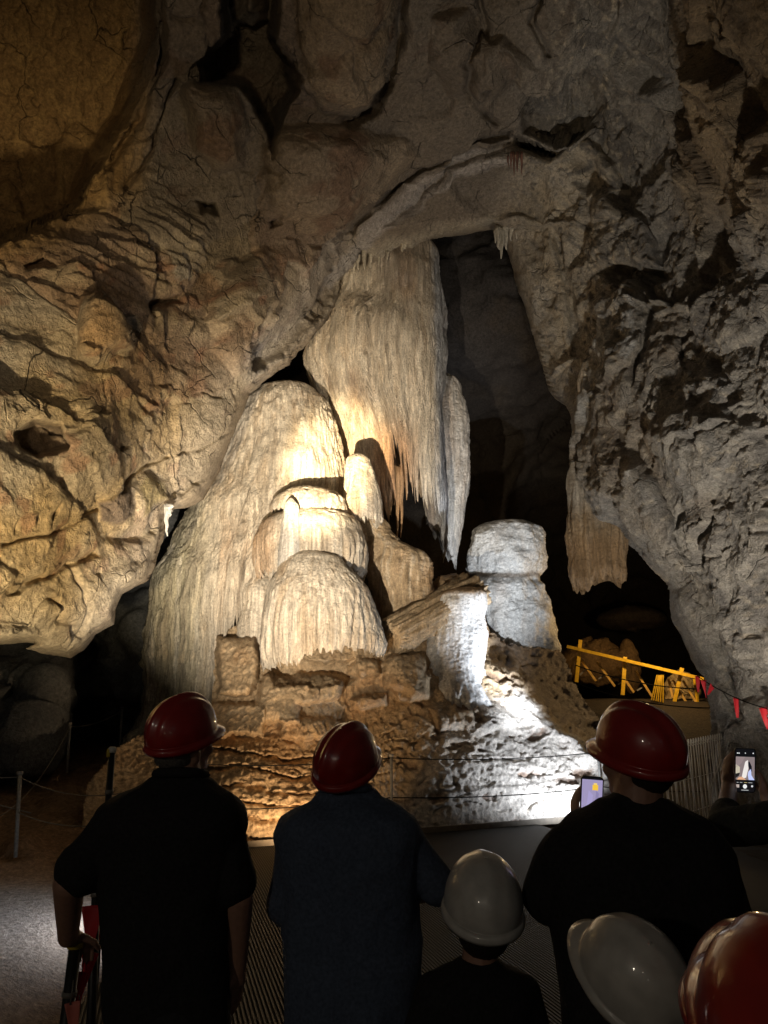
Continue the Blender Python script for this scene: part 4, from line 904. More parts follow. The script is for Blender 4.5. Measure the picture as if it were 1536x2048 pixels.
def hand_shapes(f, wrist, d, nrm, curl=0.5, s=1.0, side=1):
    """palm, four fingers of different length with two bends, thumb from the side of the palm"""
    d = Vector(d).normalized(); nrm = (Vector(nrm) - d*Vector(nrm).dot(d)).normalized(); u = d.cross(nrm)*side; w_ = Vector(wrist)
    M = Matrix((u, d, nrm)).transposed()
    f.ell(w_+d*0.045*s, (0.040*s, 0.052*s, 0.016*s), M); f.cap(w_, w_+d*0.03*s, 0.026*s, 0.028*s)
    for k, ln in enumerate((0.076, 0.086, 0.080, 0.062)):
        b = w_ + d*(0.083-0.004*abs(k-1.4))*s + u*(-0.030+0.020*k)*s; dd = d.copy(); p = b
        for j, fr in enumerate((0.45, 0.32, 0.25)):
            a = curl*(0.55, 0.95, 0.7)[j]; dd = (dd*math.cos(a) + nrm*math.sin(a)).normalized(); n2 = (nrm - dd*nrm.dot(dd))
            q = p + dd*ln*fr*s; f.cap(p, q, 0.0092*s-0.0008*j*s, 0.0088*s-0.0010*j*s, 10); p = q
            nrm_ = n2
    t0 = w_ + d*0.025*s - u*0.032*s; t1 = t0 + (d*0.6 - u*0.7 + nrm*0.35).normalized()*0.042*s; t2 = t1 + (d*0.85 - u*0.1 + nrm*0.5*curl).normalized()*0.032*s
    f.cap(t0, t1, 0.013*s, 0.0105*s, 10); f.cap(t1, t2, 0.0105*s, 0.009*s, 10)
def person(cx, Y, label, group=None):
    b = at(cx, 1700, Y); return empty('person', (b.x, Y, 0), label, 'person', group)
def rings(e, rows, Y, ratio=0.55, grow=1.0):
    out = []
    for (py, cx, w_, *r_) in rows:
        c = at(cx, py, Y); h = (at(cx+w_/2, py, Y)-c).length*grow
        out.append((c - e.location, h, max(0.05, h*(r_[0] if r_ else ratio))))
    return out
def lower_body(e, skin, shirt_mat, hip, halfw, yaw=0, s=1.0, legm=M_trouser):
    """pelvis, legs and feet down to the ground inside trousers and shoes"""
    tr = Fuse(); R = rotm(yaw); hz = hip.z
    tr.loft([(Vector((hip.x, hip.y, hz-0.10*s)), halfw*0.92, halfw*0.66), (Vector((hip.x, hip.y, hz+0.02)), halfw*0.98, halfw*0.70), (Vector((hip.x, hip.y, hz+0.12*s)), halfw*0.93, halfw*0.66)])
    shoes = []
    for sd_ in (-1, 1):
        h0 = hip + R @ Vector((sd_*halfw*0.48, 0, -0.04)); kn = Vector((hip.x, hip.y, hz*0.53)) + R @ Vector((sd_*halfw*0.52, 0.02, 0)); an = Vector((hip.x, hip.y, 0.10)) + R @ Vector((sd_*halfw*0.55, -0.01, 0))
        tr.cap(h0, kn, 0.088*s, 0.065*s); tr.cap(kn, an, 0.066*s, 0.052*s)
        skin.cap(h0, kn, 0.070*s, 0.050*s); skin.cap(kn, an, 0.050*s, 0.036*s)
        shoes.append((an, R))
    tr.build('trousers', legm, e, 0.014, 4, 0.004)
    for an, R in shoes:
        f = Fuse(); f.ell(an + R @ Vector((0, 0.03, -0.05)), (0.045*s, 0.07*s, 0.05*s), R); f.ell(an + R @ Vector((0, 0.11*s, -0.062)), (0.047*s, 0.10*s, 0.037*s), R); f.build('shoe', M_shoe, e, 0.008, 3)

def rel(e, px, py, Y): return at(px, py, Y) - e.location
# --- man on the left: black polo shirt, hand on the barrier post
Y1 = 2.75
e = person(345, Y1, 'man in a black polo shirt and red helmet resting his left hand on a post')
sh = Fuse(); sh.loft(rings(e, [(2075, 336, 240), (1990, 334, 246), (1880, 331, 244), (1780, 330, 252), (1700, 332, 282), (1650, 338, 306), (1618, 345, 286), (1592, 352, 220), (1572, 358, 150), (1556, 362, 118)][::1], Y1, 0.60))
a, b = rel(e, 232, 1650, Y1), rel(e, 164, 1736, Y1-0.04); sh.cap(a, b, 0.078, 0.080)
a2, b2 = rel(e, 438, 1655, Y1), rel(e, 464, 1762, Y1); sh.cap(a2, b2, 0.074, 0.074)
sh.cap(rel(e, 360, 1580, Y1), a, 0.07, 0.07); sh.cap(rel(e, 360, 1580, Y1), a2, 0.07, 0.07)
sh.build('shirt', M_black, e, 0.009, 5, 0.008, 5)
mb = MB(); cpts = []
for k in range(25):
    th = 2*math.pi*k/24; cpts.append(rel(e, 362, 1549, Y1) + Vector((0.080*math.sin(th), 0.075*math.cos(th), 0.012*math.cos(th)*-1)))
mb.tube(cpts, 0.017, 8, caps=False); mb.build('collar', M_black, e)
R1 = rotx(22, -38, -4)
hc = rel(e, 366, 1492, Y1)
sk = Fuse(); head_shapes(sk, hc, R1); sk.cap(rel(e, 364, 1570, Y1), hc + Vector((0, 0, -0.03)), 0.064, 0.060)
el, wr = rel(e, 138, 1768, Y1-0.05), rel(e, 150, 1896, 2.90) + Vector((-0.004, -0.062, 0.050))
sk.cap(b, el, 0.050, 0.050); sk.cap(el, wr, 0.051, 0.034); hand_shapes(sk, wr, (0.08, 0.93, -0.30), (0.05, -0.35, -0.95), 0.9, 1.12, 1)
el2, wr2 = rel(e, 478, 1800, Y1), rel(e, 474, 1938, Y1+0.06); sk.cap(b2, el2, 0.050, 0.047); sk.cap(el2, wr2, 0.047, 0.032); hand_shapes(sk, wr2, (0.0, 0.12, -1), (-1, 0.3, 0), 0.45, 1.08, 1)
sk.loft(rings(e, [(2060, 336, 190), (1880, 331, 180), (1700, 332, 210), (1640, 340, 210), (1600, 352, 140)], Y1, 0.5))
hip = rel(e, 336, 2085, Y1); lower_body(e, sk, M_black, hip, 0.175)
sk.build('body', M_skin, e, 0.0075, 3)
hr = Fuse(); hr.ell(hc + R1 @ Vector((0, -0.030, 0.0)), (0.077, 0.076, 0.075), R1); hr.build('hair', M_greyhair, e, 0.008, 3, 0.002, 40)
helmet(e, hc + Vector((0, 0, 0)) + R1 @ Vector((0, 0, 0.036)), R1, M_red, 0.93)
# --- man in the middle: dark blue shirt, elbows out
Y2 = 2.85
e = person(700, Y2, 'man in a dark blue shirt and tilted red helmet, arms bent in front')
sh = Fuse(); sh.loft(rings(e, [(2080, 705, 262), (1990, 705, 264), (1900, 705, 264), (1800, 703, 266), (1720, 700, 280), (1668, 698, 290), (1640, 696, 262), (1618, 694, 200), (1600, 692, 130), (1584, 691, 112)], Y2, 0.58))
a, b = rel(e, 606, 1672, Y2), rel(e, 572, 1800, Y2+0.02); sh.cap(a, b, 0.074, 0.066); sh.cap(b, rel(e, 610, 1850, Y2+0.16), 0.066, 0.056)
a2, b2 = rel(e, 790, 1668, Y2), rel(e, 872, 1772, Y2+0.03); sh.cap(a2, b2, 0.074, 0.062)
sh.cap(rel(e, 692, 1612, Y2), a, 0.065, 0.068); sh.cap(rel(e, 692, 1612, Y2), a2, 0.065, 0.068)
sh.build('shirt', M_navy, e, 0.009, 5, 0.012, 4)
mb = MB(); cpts = []
for k in range(25):
    th = 2*math.pi*k/24; cpts.append(rel(e, 691, 1578, Y2) + Vector((0.079*math.sin(th), 0.075*math.cos(th), -0.012*math.cos(th))))
mb.tube(cpts, 0.018, 8, caps=False); mb.build('collar', M_navy, e)
R2 = rotx(34, -34, -4); hc = rel(e, 693, 1545, Y2+0.01)
sk = Fuse(); head_shapes(sk, hc, R2); sk.cap(rel(e, 691, 1605, Y2), hc+Vector((0, 0, -0.02)), 0.062, 0.060)
w1, w2 = rel(e, 680, 1830, Y2+0.27), rel(e, 740, 1810, Y2+0.28)
sk.cap(b, w1, 0.045, 0.030); sk.cap(b2, w2, 0.045, 0.030); hand_shapes(sk, w1, (0.9, 0.3, 0.1), (0, -0.5, 0.8), 0.5, 1.0, 1); hand_shapes(sk, w2, (-0.9, 0.3, 0.1), (0, -0.5, 0.8), 0.5, 1.0, -1)
sk.cap(a, b, 0.05, 0.045); sk.cap(a2, b2, 0.05, 0.045)
sk.loft(rings(e, [(2060, 705, 200), (1880, 705, 200), (1720, 700, 220), (1660, 698, 210), (1620, 694, 130)], Y2, 0.5))
lower_body(e, sk, M_navy, rel(e, 705, 2090, Y2), 0.175); sk.build('body', M_skin, e, 0.0075, 3)
hr = Fuse(); hr.ell(hc + R2 @ Vector((0, -0.030, 0.0)), (0.077, 0.076, 0.078), R2); hr.build('hair', M_hair, e, 0.008, 3, 0.002, 40)
helmet(e, hc + R2 @ Vector((0, 0.0, 0.036)), R2, M_red, 0.94)
# --- man on the right: black shirt, holding up a phone
Y3 = 2.30
e = person(1275, Y3, 'broad man in a black shirt and red helmet holding up a phone')
sh = Fuse(); sh.loft(rings(e, [(2090, 1292, 330), (1990, 1292, 336), (1900, 1290, 350), (1800, 1284, 366), (1735, 1278, 372), (1690, 1274, 352), (1660, 1272, 316), (1636, 1270, 250), (1616, 1270, 180), (1600, 1270, 140)], Y3, 0.56))
a, b = rel(e, 1132, 1712, Y3), rel(e, 1098, 1790, Y3+0.06); sh.cap(a, b, 0.078, 0.072)
a2, b2 = rel(e, 1404, 1716, Y3), rel(e, 1452, 1850, Y3+0.02); sh.cap(a2, b2, 0.078, 0.072)
sh.cap(rel(e, 1270, 1630, Y3), a, 0.07, 0.07); sh.cap(rel(e, 1270, 1630, Y3), a2, 0.07, 0.07)
sh.build('shirt', M_black, e, 0.009, 5, 0.009, 5)
R3 = rotx(24, 38, 2); hc = rel(e, 1278, 1530, Y3)
sk = Fuse(); head_shapes(sk, hc, R3); sk.cap(rel(e, 1272, 1625, Y3), hc+Vector((0, 0, -0.03)), 0.070, 0.066)
ph1 = rel(e, 1183, 1598, Y3+0.42)
el, wr = rel(e, 1092, 1806, Y3+0.10), ph1 + Vector((-0.042, 0.022, -0.105))
sk.cap(a, el, 0.05, 0.046); sk.cap(el, wr, 0.046, 0.030); hand_shapes(sk, wr, (-0.12, 0.15, 1), (0.85, 0.10, 0), 0.5, 0.92, -1)
el2, wr2 = rel(e, 1470, 1880, Y3+0.03), rel(e, 1420, 1960, Y3+0.28)
sk.cap(b2, el2, 0.048, 0.046); sk.cap(el2, wr2, 0.046, 0.031); hand_shapes(sk, wr2, (-0.7, 0.5, -0.3), (0, -0.4, 0.8), 0.5, 1.0, 1)
sk.loft(rings(e, [(2070, 1292, 260), (1880, 1290, 270), (1740, 1278, 280), (1680, 1274, 240), (1640, 1270, 150)], Y3, 0.5))
lower_body(e, sk, M_black, rel(e, 1292, 2110, Y3)+Vector((0, 0, -0.02)), 0.19); sk.build('body', M_skin, e, 0.0075, 3)
hr = Fuse(); hr.ell(hc + R3 @ Vector((0, -0.030, 0.004)), (0.077, 0.074, 0.070), R3); hr.build('hair', M_hair, e, 0.008, 3, 0.002, 40)
helmet(e, hc + R3 @ Vector((0, 0, 0.036)), R3, M_red, 0.94)
PHONE1 = e.location + ph1
# --- child in the white helmet, middle
Y4 = 2.38
e = person(960, Y4, 'child in a dark top and upright white helmet, seen from behind')
sh = Fuse(); sh.loft(rings(e, [(2150, 955, 220), (2060, 955, 228), (2000, 955, 236), (1965, 955, 226), (1942, 956, 170), (1928, 958, 100), (1918, 958, 82)], Y4, 0.58))
a, b, a2, b2 = rel(e, 868, 1985, Y4), rel(e, 838, 2080, Y4), rel(e, 1042, 1985, Y4), rel(e, 1072, 2080, Y4)
sh.cap(a, b, 0.052, 0.048); sh.cap(a2, b2, 0.052, 0.048); sh.build('shirt', M_black, e, 0.008, 4, 0.003, 8)
R4 = rotx(20, 3, 2); hc = rel(e, 965, 1836, Y4)
sk = Fuse(); head_shapes(sk, hc, R4, 0.92); sk.cap(rel(e, 958, 1935, Y4), hc+Vector((0, 0, -0.02)), 0.050, 0.048)
for a_, b_, s_ in ((a, b, -1), (a2, b2, 1)):
    el = b_ + Vector((s_*0.01, 0, -0.03)); wr = el + Vector((0, 0.12, -0.15)); sk.cap(a_, el, 0.036, 0.033); sk.cap(el, wr, 0.033, 0.024); hand_shapes(sk, wr, (0, 0.3, -1), (-s_, 0, 0), 0.4, 0.8, s_)
sk.loft(rings(e, [(2150, 955, 170), (2060, 955, 170), (1990, 955, 170), (1950, 956, 110)], Y4, 0.5))
lower_body(e, sk, M_black, rel(e, 955, 2160, Y4)+Vector((0, 0, -0.12)), 0.13, 0, 0.75); sk.build('body', M_skin, e, 0.007, 3)
hr = Fuse(); hr.ell(hc + R4 @ Vector((0, -0.026, -0.012)), (0.074, 0.072, 0.082), R4); hr.build('hair', M_hair, e, 0.008, 3, 0.002, 40)
helmet(e, hc + R4 @ Vector((0, 0, 0.032)), R4, M_white, 0.98, crest=0.3)
# --- child in the white helmet, tilted, nearer the camera
Y5 = 1.85
e = person(1280, Y5, 'child in a white helmet tilted back to the left, close to the camera')
R5 = rotx(46, 36, 6); hc = rel(e, 1258, 1972, Y5)
sh = Fuse(); nb_ = hc + Vector((0.02, -0.05, -0.16)); sh.loft([(nb_+Vector((0, 0, -0.42)), 0.125, 0.08), (nb_+Vector((0, 0, -0.25)), 0.130, 0.08), (nb_+Vector((0, 0, -0.10)), 0.135, 0.075), (nb_+Vector((0, 0, -0.03)), 0.075, 0.055), (nb_, 0.05, 0.048)])
sk = Fuse(); head_shapes(sk, hc, R5, 0.92); sk.cap(nb_+Vector((0, 0, -0.05)), hc+Vector((0, 0, -0.02)), 0.048, 0.048)
for s_ in (-1, 1):
    a_ = nb_+Vector((s_*0.12, 0, -0.10)); b_ = a_+Vector((s_*0.03, 0, -0.12)); el = a_+Vector((s_*0.04, 0, -0.22)); wr = el+Vector((0, 0.10, -0.16))
    sh.cap(a_, b_, 0.05, 0.046); sk.cap(a_, el, 0.036, 0.032); sk.cap(el, wr, 0.032, 0.023); hand_shapes(sk, wr, (0, 0.3, -1), (-s_, 0, 0), 0.4, 0.8, s_)
sh.build('shirt', M_black, e, 0.009, 4, 0.003, 8)
sk.loft([(nb_+Vector((0, 0, -0.42)), 0.10, 0.06), (nb_+Vector((0, 0, -0.1)), 0.10, 0.055), (nb_+Vector((0, 0, -0.03)), 0.05, 0.05)])
lower_body(e, sk, M_black, nb_+Vector((0, 0, -0.50)), 0.125, 0, 0.7); sk.build('body', M_skin, e, 0.007, 3)
hr = Fuse(); hr.ell(hc + R5 @ Vector((0, -0.026, -0.008)), (0.074, 0.070, 0.076), R5); hr.build('hair', M_hair, e, 0.008, 3, 0.002, 40)
helmet(e, hc + R5 @ Vector((0, 0, 0.030)), R5, M_white, 0.88, hole=True, crest=0.3)
# --- nearest person at the right edge in an orange-red helmet
def near_person(Y6, hx, hy, R6m, mat, sc, label):
    e = person(hx+15, Y6, label)
    hc = rel(e, hx, hy, Y6); nb_ = hc + Vector((0.02, -0.02, -0.17))
    sh = Fuse(); sh.loft([(nb_+Vector((0, 0, -0.55)), 0.15, 0.10), (nb_+Vector((0, 0, -0.30)), 0.16, 0.10), (nb_+Vector((0, 0, -0.12)), 0.17, 0.09), (nb_+Vector((0, 0, -0.04)), 0.09, 0.07), (nb_, 0.06, 0.055)])
    sk = Fuse(); head_shapes(sk, hc, R6m, 0.95); sk.cap(nb_+Vector((0, 0, -0.05)), hc+Vector((0, 0, -0.02)), 0.056, 0.054)
    for s_ in (-1, 1):
        a_ = nb_+Vector((s_*0.15, 0, -0.12)); el = a_+Vector((s_*0.03, 0, -0.26)); wr = el+Vector((0, 0.10, -0.18)); sh.cap(a_, a_+Vector((s_*0.02, 0, -0.18)), 0.060, 0.054)
        sk.cap(a_, el, 0.043, 0.040); sk.cap(el, wr, 0.040, 0.028); hand_shapes(sk, wr, (0, 0.3, -1), (-s_, 0, 0), 0.4, 0.9, s_)
    sh.build('shirt', M_charcoal, e, 0.010, 4, 0.003, 8); sk.loft([(nb_+Vector((0, 0, -0.55)), 0.12, 0.07), (nb_+Vector((0, 0, -0.12)), 0.12, 0.06), (nb_+Vector((0, 0, -0.03)), 0.055, 0.05)])
    lower_body(e, sk, M_charcoal, nb_+Vector((0, 0, -0.62)), 0.15, 0, 0.8); sk.build('body', M_skin, e, 0.008, 3)
    helmet(e, hc + R6m @ Vector((0, 0, 0.036)), R6m, mat, sc, crest=0.45)
near_person(1.12, 1592, 2140, rotx(32, 10, -4), M_redor, 1.0, 'person in a glossy orange-red helmet at the lower right corner, nearest to the camera')
near_person(1.52, 1500, 2066, rotx(24, -12, 4), M_red, 1.0, 'person whose dark red helmet shows just behind the nearest orange-red helmet')
# --- person at the right edge photographing with raised hands
Y7 = 2.75
e = person(1660, Y7-0.25, 'person at the right edge in a dark top raising a phone with both hands')
nb_ = rel(e, 1665, 1560, Y7-0.25)
sh = Fuse(); sh.loft([(nb_+Vector((0, 0, -0.62)), 0.16, 0.10), (nb_+Vector((0, 0, -0.35)), 0.16, 0.10), (nb_+Vector((0, 0, -0.12)), 0.18, 0.09), (nb_+Vector((0, 0, -0.04)), 0.10, 0.07), (nb_, 0.055, 0.055)])
aL, eL, wL = rel(e, 1585, 1640, Y7-0.25), rel(e, 1452, 1655, Y7-0.08), rel(e, 1458, 1574, Y7+0.20)
aR, eR, wR = rel(e, 1750, 1640, Y7-0.25), rel(e, 1610, 1700, Y7-0.05), rel(e, 1536, 1598, Y7+0.20)
sh.cap(aL, eL, 0.062, 0.056); sh.cap(aR, eR, 0.062, 0.056); sh.cap(eL, eL.lerp(wL, 0.35), 0.056, 0.046); sh.cap(eR, eR.lerp(wR, 0.4), 0.056, 0.046)
sk = Fuse(); hc = nb_+Vector((0, 0.03, 0.16)); R7m = rotm(20, 8, 0); head_shapes(sk, hc, R7m); sk.cap(nb_+Vector((0, 0, -0.05)), hc+Vector((0, 0, -0.03)), 0.056, 0.054)
sk.cap(aL, eL, 0.042, 0.040); sk.cap(eL, wL, 0.040, 0.027); sk.cap(aR, eR, 0.042, 0.040); sk.cap(eR, wR, 0.040, 0.027)
hand_shapes(sk, wL, (0.10, 0.15, 1), (1, 0.25, 0), 0.5, 0.85, -1); hand_shapes(sk, wR, (-0.12, 0.15, 0.95), (-1, 0.25, 0), 0.5, 0.85, 1)
sh.build('shirt', M_charcoal, e, 0.009, 5, 0.004, 8); sk.loft([(nb_+Vector((0, 0, -0.62)), 0.13, 0.08), (nb_+Vector((0, 0, -0.12)), 0.14, 0.07), (nb_+Vector((0, 0, -0.03)), 0.055, 0.05)])
lower_body(e, sk, M_charcoal, nb_+Vector((0, 0, -0.70)), 0.165); sk.build('body', M_skin, e, 0.0075, 3)
hr = Fuse(); hr.ell(hc + R7m @ Vector((0, -0.025, 0.01)), (0.08, 0.085, 0.095), R7m); hr.build('hair', M_hair, e, 0.009, 3, 0.002, 40)
helmet(e, hc + R7m @ Vector((0, 0, 0.036)), R7m, M_white, 1.0)

# ------------------------------------------------------------------ phones
M_case = plain('phone_case', (0.012, 0.012, 0.014), rough=0.3)
def glow(nm, c, st):
    m, nt, b = nmat(nm); b.inputs['Base Color'].default_value = (0.01, 0.01, 0.01, 1); b.inputs['Emission Color'].default_value = (*c, 1); b.inputs['Emission Strength'].default_value = st; b.inputs['Roughness'].default_value = 0.15; return m
def rounded(w, h, r, n=6):
    out = []
    for cx_, cy_, a0 in ((w/2-r, h/2-r, 0), (-w/2+r, h/2-r, 90), (-w/2+r, -h/2+r, 180), (w/2-r, -h/2+r, 270)):
        for k in range(n+1): a = math.radians(a0+90*k/n); out.append((cx_+r*math.cos(a), cy_+r*math.sin(a)))
    return out
def slab(w, h, r, d, M, c):
    o = rounded(w, h, r); n = len(o); mb = MB()
    V = [Vector(c) + M @ Vector((x, d/2, y)) for x, y in o]+[Vector(c) + M @ Vector((x, -d/2, y)) for x, y in o]
    mb.add(V, [tuple(range(n)), tuple(range(n, 2*n))[::-1]]+[(i, i+n, (i+1) % n+n, (i+1) % n) for i in range(n)]); return mb
def phone(c, M, label, patches, w=0.074, h=0.150):
    e = empty('phone', c, label, 'phone')
    slab(w, h, 0.010, 0.009, M, (0, 0, 0)).build('case', M_case, e, smooth=False)
    scr = slab(w-0.006, h-0.006, 0.007, 0.0008, M, M @ Vector((0, -0.0052, 0))).build('screen', glow('dark_screen', (0.02, 0.02, 0.025), 0.3), e, smooth=False)
    groups = {}
    for poly, c_, st, layer in patches: groups.setdefault((c_, st, layer), []).append(poly)
    for (c_, st, layer), polys in [(k_, [q_]) for k_, v_ in groups.items() for q_ in v_]:
        mb = MB()
        for poly in polys: mb.add([M @ Vector((x*w/2, -0.0058-0.0002*layer, y*h/2)) for x, y in poly], [tuple(range(len(poly)))])
        mb.build('screen_image', glow('screen_light', c_, st), scr, smooth=False)
    return e
def disc(cx_, cy_, r, n=12, ay=0.5): return [(cx_+r*math.cos(2*math.pi*k/n), cy_+r*ay*math.sin(2*math.pi*k/n)) for k in range(n)]
def rect(x0, y0, x1, y1): return [(x0, y0), (x1, y0), (x1, y1), (x0, y1)]
phone(PHONE1, rotm(-6, 12, 4), 'phone with a purple screen held up by the broad man',
      [(rect(-0.90, -0.94, 0.90, 0.88), (0.46, 0.40, 0.66), 0.75, 0), ([(-0.6, -0.92), (-0.1, -0.92), (0.1, 0.2), (-0.3, 0.4)], (0.55, 0.48, 0.85), 0.7, 1), ([(0.2, -0.92), (0.5, -0.92), (0.6, 0.3), (0.35, 0.4)], (0.38, 0.33, 0.60), 0.7, 1),
       (rect(0.02, 0.42, 0.52, 0.66), (1.0, 0.62, 0.06), 0.9, 2), (rect(0.12, 0.66, 0.42, 0.74), (1.0, 0.72, 0.2), 0.9, 2)], h=0.148)
cave_img = [(rect(-0.9, -0.42, 0.9, 0.62), (0.30, 0.24, 0.24), 0.8, 0), ([(-0.9, 0.1), (-0.4, 0.3), (0.0, 0.62), (-0.9, 0.62)], (0.36, 0.28, 0.28), 0.8, 1), ([(-0.9, -0.25), (-0.5, -0.1), (-0.5, 0.15), (-0.9, 0.28)], (0.62, 0.55, 0.42), 0.9, 1),
            ([(0.2, 0.36), (0.4, 0.42), (0.62, 0.2), (0.66, -0.05), (0.4, 0.05)], (0.02, 0.02, 0.03), 0.5, 1), ([(0.0, 0.40), (0.25, 0.48), (0.3, 0.1), (0.1, -0.32), (-0.35, -0.38), (-0.2, 0.0)], (0.85, 0.80, 0.76), 1.0, 2),
            ([(0.3, -0.05), (0.55, 0.08), (0.6, -0.2), (0.9, -0.42), (0.35, -0.42), (0.25, -0.2)], (0.55, 0.62, 0.95), 1.0, 2), ([(-0.8, -0.42), (0.1, -0.42), (-0.3, -0.28), (-0.6, -0.30)], (0.75, 0.42, 0.25), 1.0, 3), ([(-0.9, -0.35), (-0.6, -0.25), (-0.5, -0.1), (-0.9, -0.15)], (0.03, 0.03, 0.03), 0.5, 2),
            (disc(0, -0.72, 0.20), (0.9, 0.9, 0.9), 0.9, 1), (rect(-0.86, -0.78, -0.55, -0.64), (0.6, 0.5, 0.45), 0.8, 1), (disc(0.68, -0.70, 0.10), (0.8, 0.8, 0.8), 0.8, 1), (rect(-0.35, -0.90, 0.35, -0.875), (0.8, 0.8, 0.8), 0.7, 1),
            (disc(-0.75, 0.78, 0.06), (0.9, 0.9, 0.9), 0.9, 1), (disc(-0.6, 0.78, 0.06), (0.9, 0.9, 0.9), 0.9, 1), (disc(0.0, 0.79, 0.05), (0.9, 0.9, 0.9), 0.9, 1), (disc(0.75, 0.79, 0.06), (0.9, 0.9, 0.9), 0.9, 1),
            (rect(-0.8, -0.555, -0.62, -0.535), (0.7, 0.7, 0.7), 0.7, 1), (rect(-0.5, -0.555, -0.25, -0.535), (0.7, 0.7, 0.7), 0.7, 1), (rect(-0.1, -0.555, 0.22, -0.535), (0.8, 0.65, 0.3), 0.7, 1), (rect(0.32, -0.555, 0.7, -0.535), (0.7, 0.7, 0.7), 0.7, 1)]
phone(at(1489, 1540, 2.95), rotm(-4, 14, 2), 'phone at the right edge showing the lit cave on its camera screen', cave_img, h=0.160)

# ------------------------------------------------------------------ barrier posts and their red pennants
M_post = plain('black_post', (0.015, 0.014, 0.013), rough=0.45, noise=0.3, scale=40)
M_galv = plain('galvanised_post', (0.20, 0.19, 0.17), rough=0.55, noise=0.3, scale=30)
M_cap_y = plain('yellow_cap', (0.60, 0.45, 0.05), rough=0.5); M_cap_w = plain('white_tape', (0.7, 0.68, 0.62), rough=0.5)
M_flag = plain('red_pennant', (0.55, 0.02, 0.03), rough=0.6); M_flag.node_tree.nodes['Principled BSDF'].inputs['Transmission Weight'].default_value = 0.0
M_pink = plain('faded_red_tape', (0.60, 0.16, 0.12), rough=0.6)
M_rope = plain('dark_rope', (0.008, 0.007, 0.006), rough=1.0, spec=0.05); M_cord = plain('pale_cord', (0.16, 0.14, 0.11), rough=0.8)
def post(top, foot, r, label, mat=M_post, cap=None, group=None, band=True):
    e = empty('barrier_post', foot, label, 'post', group); f = Vector(foot); t = Vector(top)-f
    MB().tube([(0, 0, 0), t*0.5, t], r, 14).build('pole', mat, e)
    MB().tube([(0, 0, 0.0), (0, 0, 0.012), (0, 0, 0.02)], [r*3, r*2.8, r*1.1], 18).build('foot', mat, e)
    if band: MB().tube([t*0.86, t*0.875], r*1.18, 14).build('clamp', M_galv if mat is M_post else M_post, e)
    if cap: MB().tube([t, t+Vector((0, 0, 0.02)), t+Vector((0, 0, 0.032))], [r*1.25, r*1.25, r*0.7], 14).build('cap', cap, e)
    return e
def pennant(name, a, w_, h_, M, mat, label=None, cat='pennant', parent=None, seed=0, thick=0.0012):
    """hanging cloth triangle with a soft wave"""
    n, m = 8, 10; V = []; F = []
    for j in range(m+1):
        for i in range(n+1):
            s_ = 1-0.92*j/m; x = (i/n-0.5)*w_*s_; z_ = -h_*j/m
            y = 0.14*w_*math.sin(3.0*i/n+seed+2.2*j/m)
            V.append(M @ Vector((x, y, z_)))
    for j in range(m):
        for i in range(n): a_ = j*(n+1)+i; F.append((a_, a_+1, a_+n+2, a_+n+1))
    o = new_mesh(name, V, F, mat, parent); o.location = a
    md = o.modifiers.new('thickness', 'SOLIDIFY'); md.thickness = thick
    if label: tag(o, label, cat)
    return o
pA = at(150, 1896, 2.90); fA = Vector((pA.x-0.03, pA.y, -0.1)); post(pA, fA, 0.021, 'thick black post under the hand of the man in the black polo shirt', cap=M_cap_y)
tB = at(196, 1690, 3.25); dB = at(182, 2048, 3.25)-tB; fB = tB + dB*((tB.z+0.1)/-dB.z)
post(tB, fB, 0.017, 'black post with a red flag, between the man in black and his hand')
tC = at(224, 1505, 4.6); fC = Vector((tC.x+0.02, tC.y, -0.1))
eC = post(tC, fC, 0.019, 'tall black post with a yellow and white cap behind the left man', cap=M_cap_w)
MB().tube([(tC-fC)*0.985+Vector((-0.014, -0.012, 0)), (tC-fC)*1.012+Vector((-0.014, -0.012, 0))], 0.012, 10).build('yellow_tape', M_cap_y, eC)
pennant('pennant', at(186, 1812, 3.2), 0.085, 0.20, rotm(10, 0, 0), M_flag, 'red pennant wrapped round the black post nearest the man')
pennant('pennant', at(200, 1850, 3.3), 0.10, 0.12, rotm(20, 0, 35), M_flag, 'red pennant sticking out sideways towards the man in the black polo')
pennant('pennant', at(181, 1905, 2.98), 0.06, 0.15, rotm(0, 0, 8), M_flag, 'small red pennant hanging just below the hand on the post')
pennant('pennant', at(161, 1945, 2.95), 0.045, 0.36, rotm(0, 0, 4), M_flag, 'long narrow red pennant hanging between the two black posts')
pennant('pennant', at(145, 2005, 2.86), 0.05, 0.17, rotm(15, 0, -8), M_pink, 'pale pink rolled pennant at the bottom of the thick post')
pennant('pennant', at(205, 1782, 3.6), 0.03, 0.09, rotm(0, 0, 0), M_flag, 'tiny red pennant on a cord beside the back of the man in black')
def cordobj(name, pts, r, mat, label, cat, group=None):
    o0 = Vector(pts[0]); mb = MB().tube([Vector(p)-o0 for p in pts], r, 7); o = mb.build(name, mat); o.location = o0; return tag(o, label, cat, group)
def sag(a, b, s_, n=14): a = Vector(a); b = Vector(b); return [a.lerp(b, k/n) - Vector((0, 0, s_*4*(k/n)*(1-k/n))) for k in range(n+1)]
cordobj('cord', [at(168, 1900, 2.95), at(167, 1925, 2.95), at(163, 1950, 2.95)], 0.0016, M_cord, 'thin cord below the hand, holding the narrow red pennant', 'cord')
cordobj('cord', [at(147, 1960, 2.86), at(144, 1985, 2.86), at(140, 2010, 2.86)], 0.0025, M_cord, 'pale cord at the top of the pink pennant', 'cord')
cordobj('cord', [at(158, 1990, 2.9), at(161, 2010, 2.9), at(154, 2028, 2.9), at(150, 2040, 2.9)], 0.0022, M_cord, 'loose curl of pale cord over the narrow red pennant', 'cord')

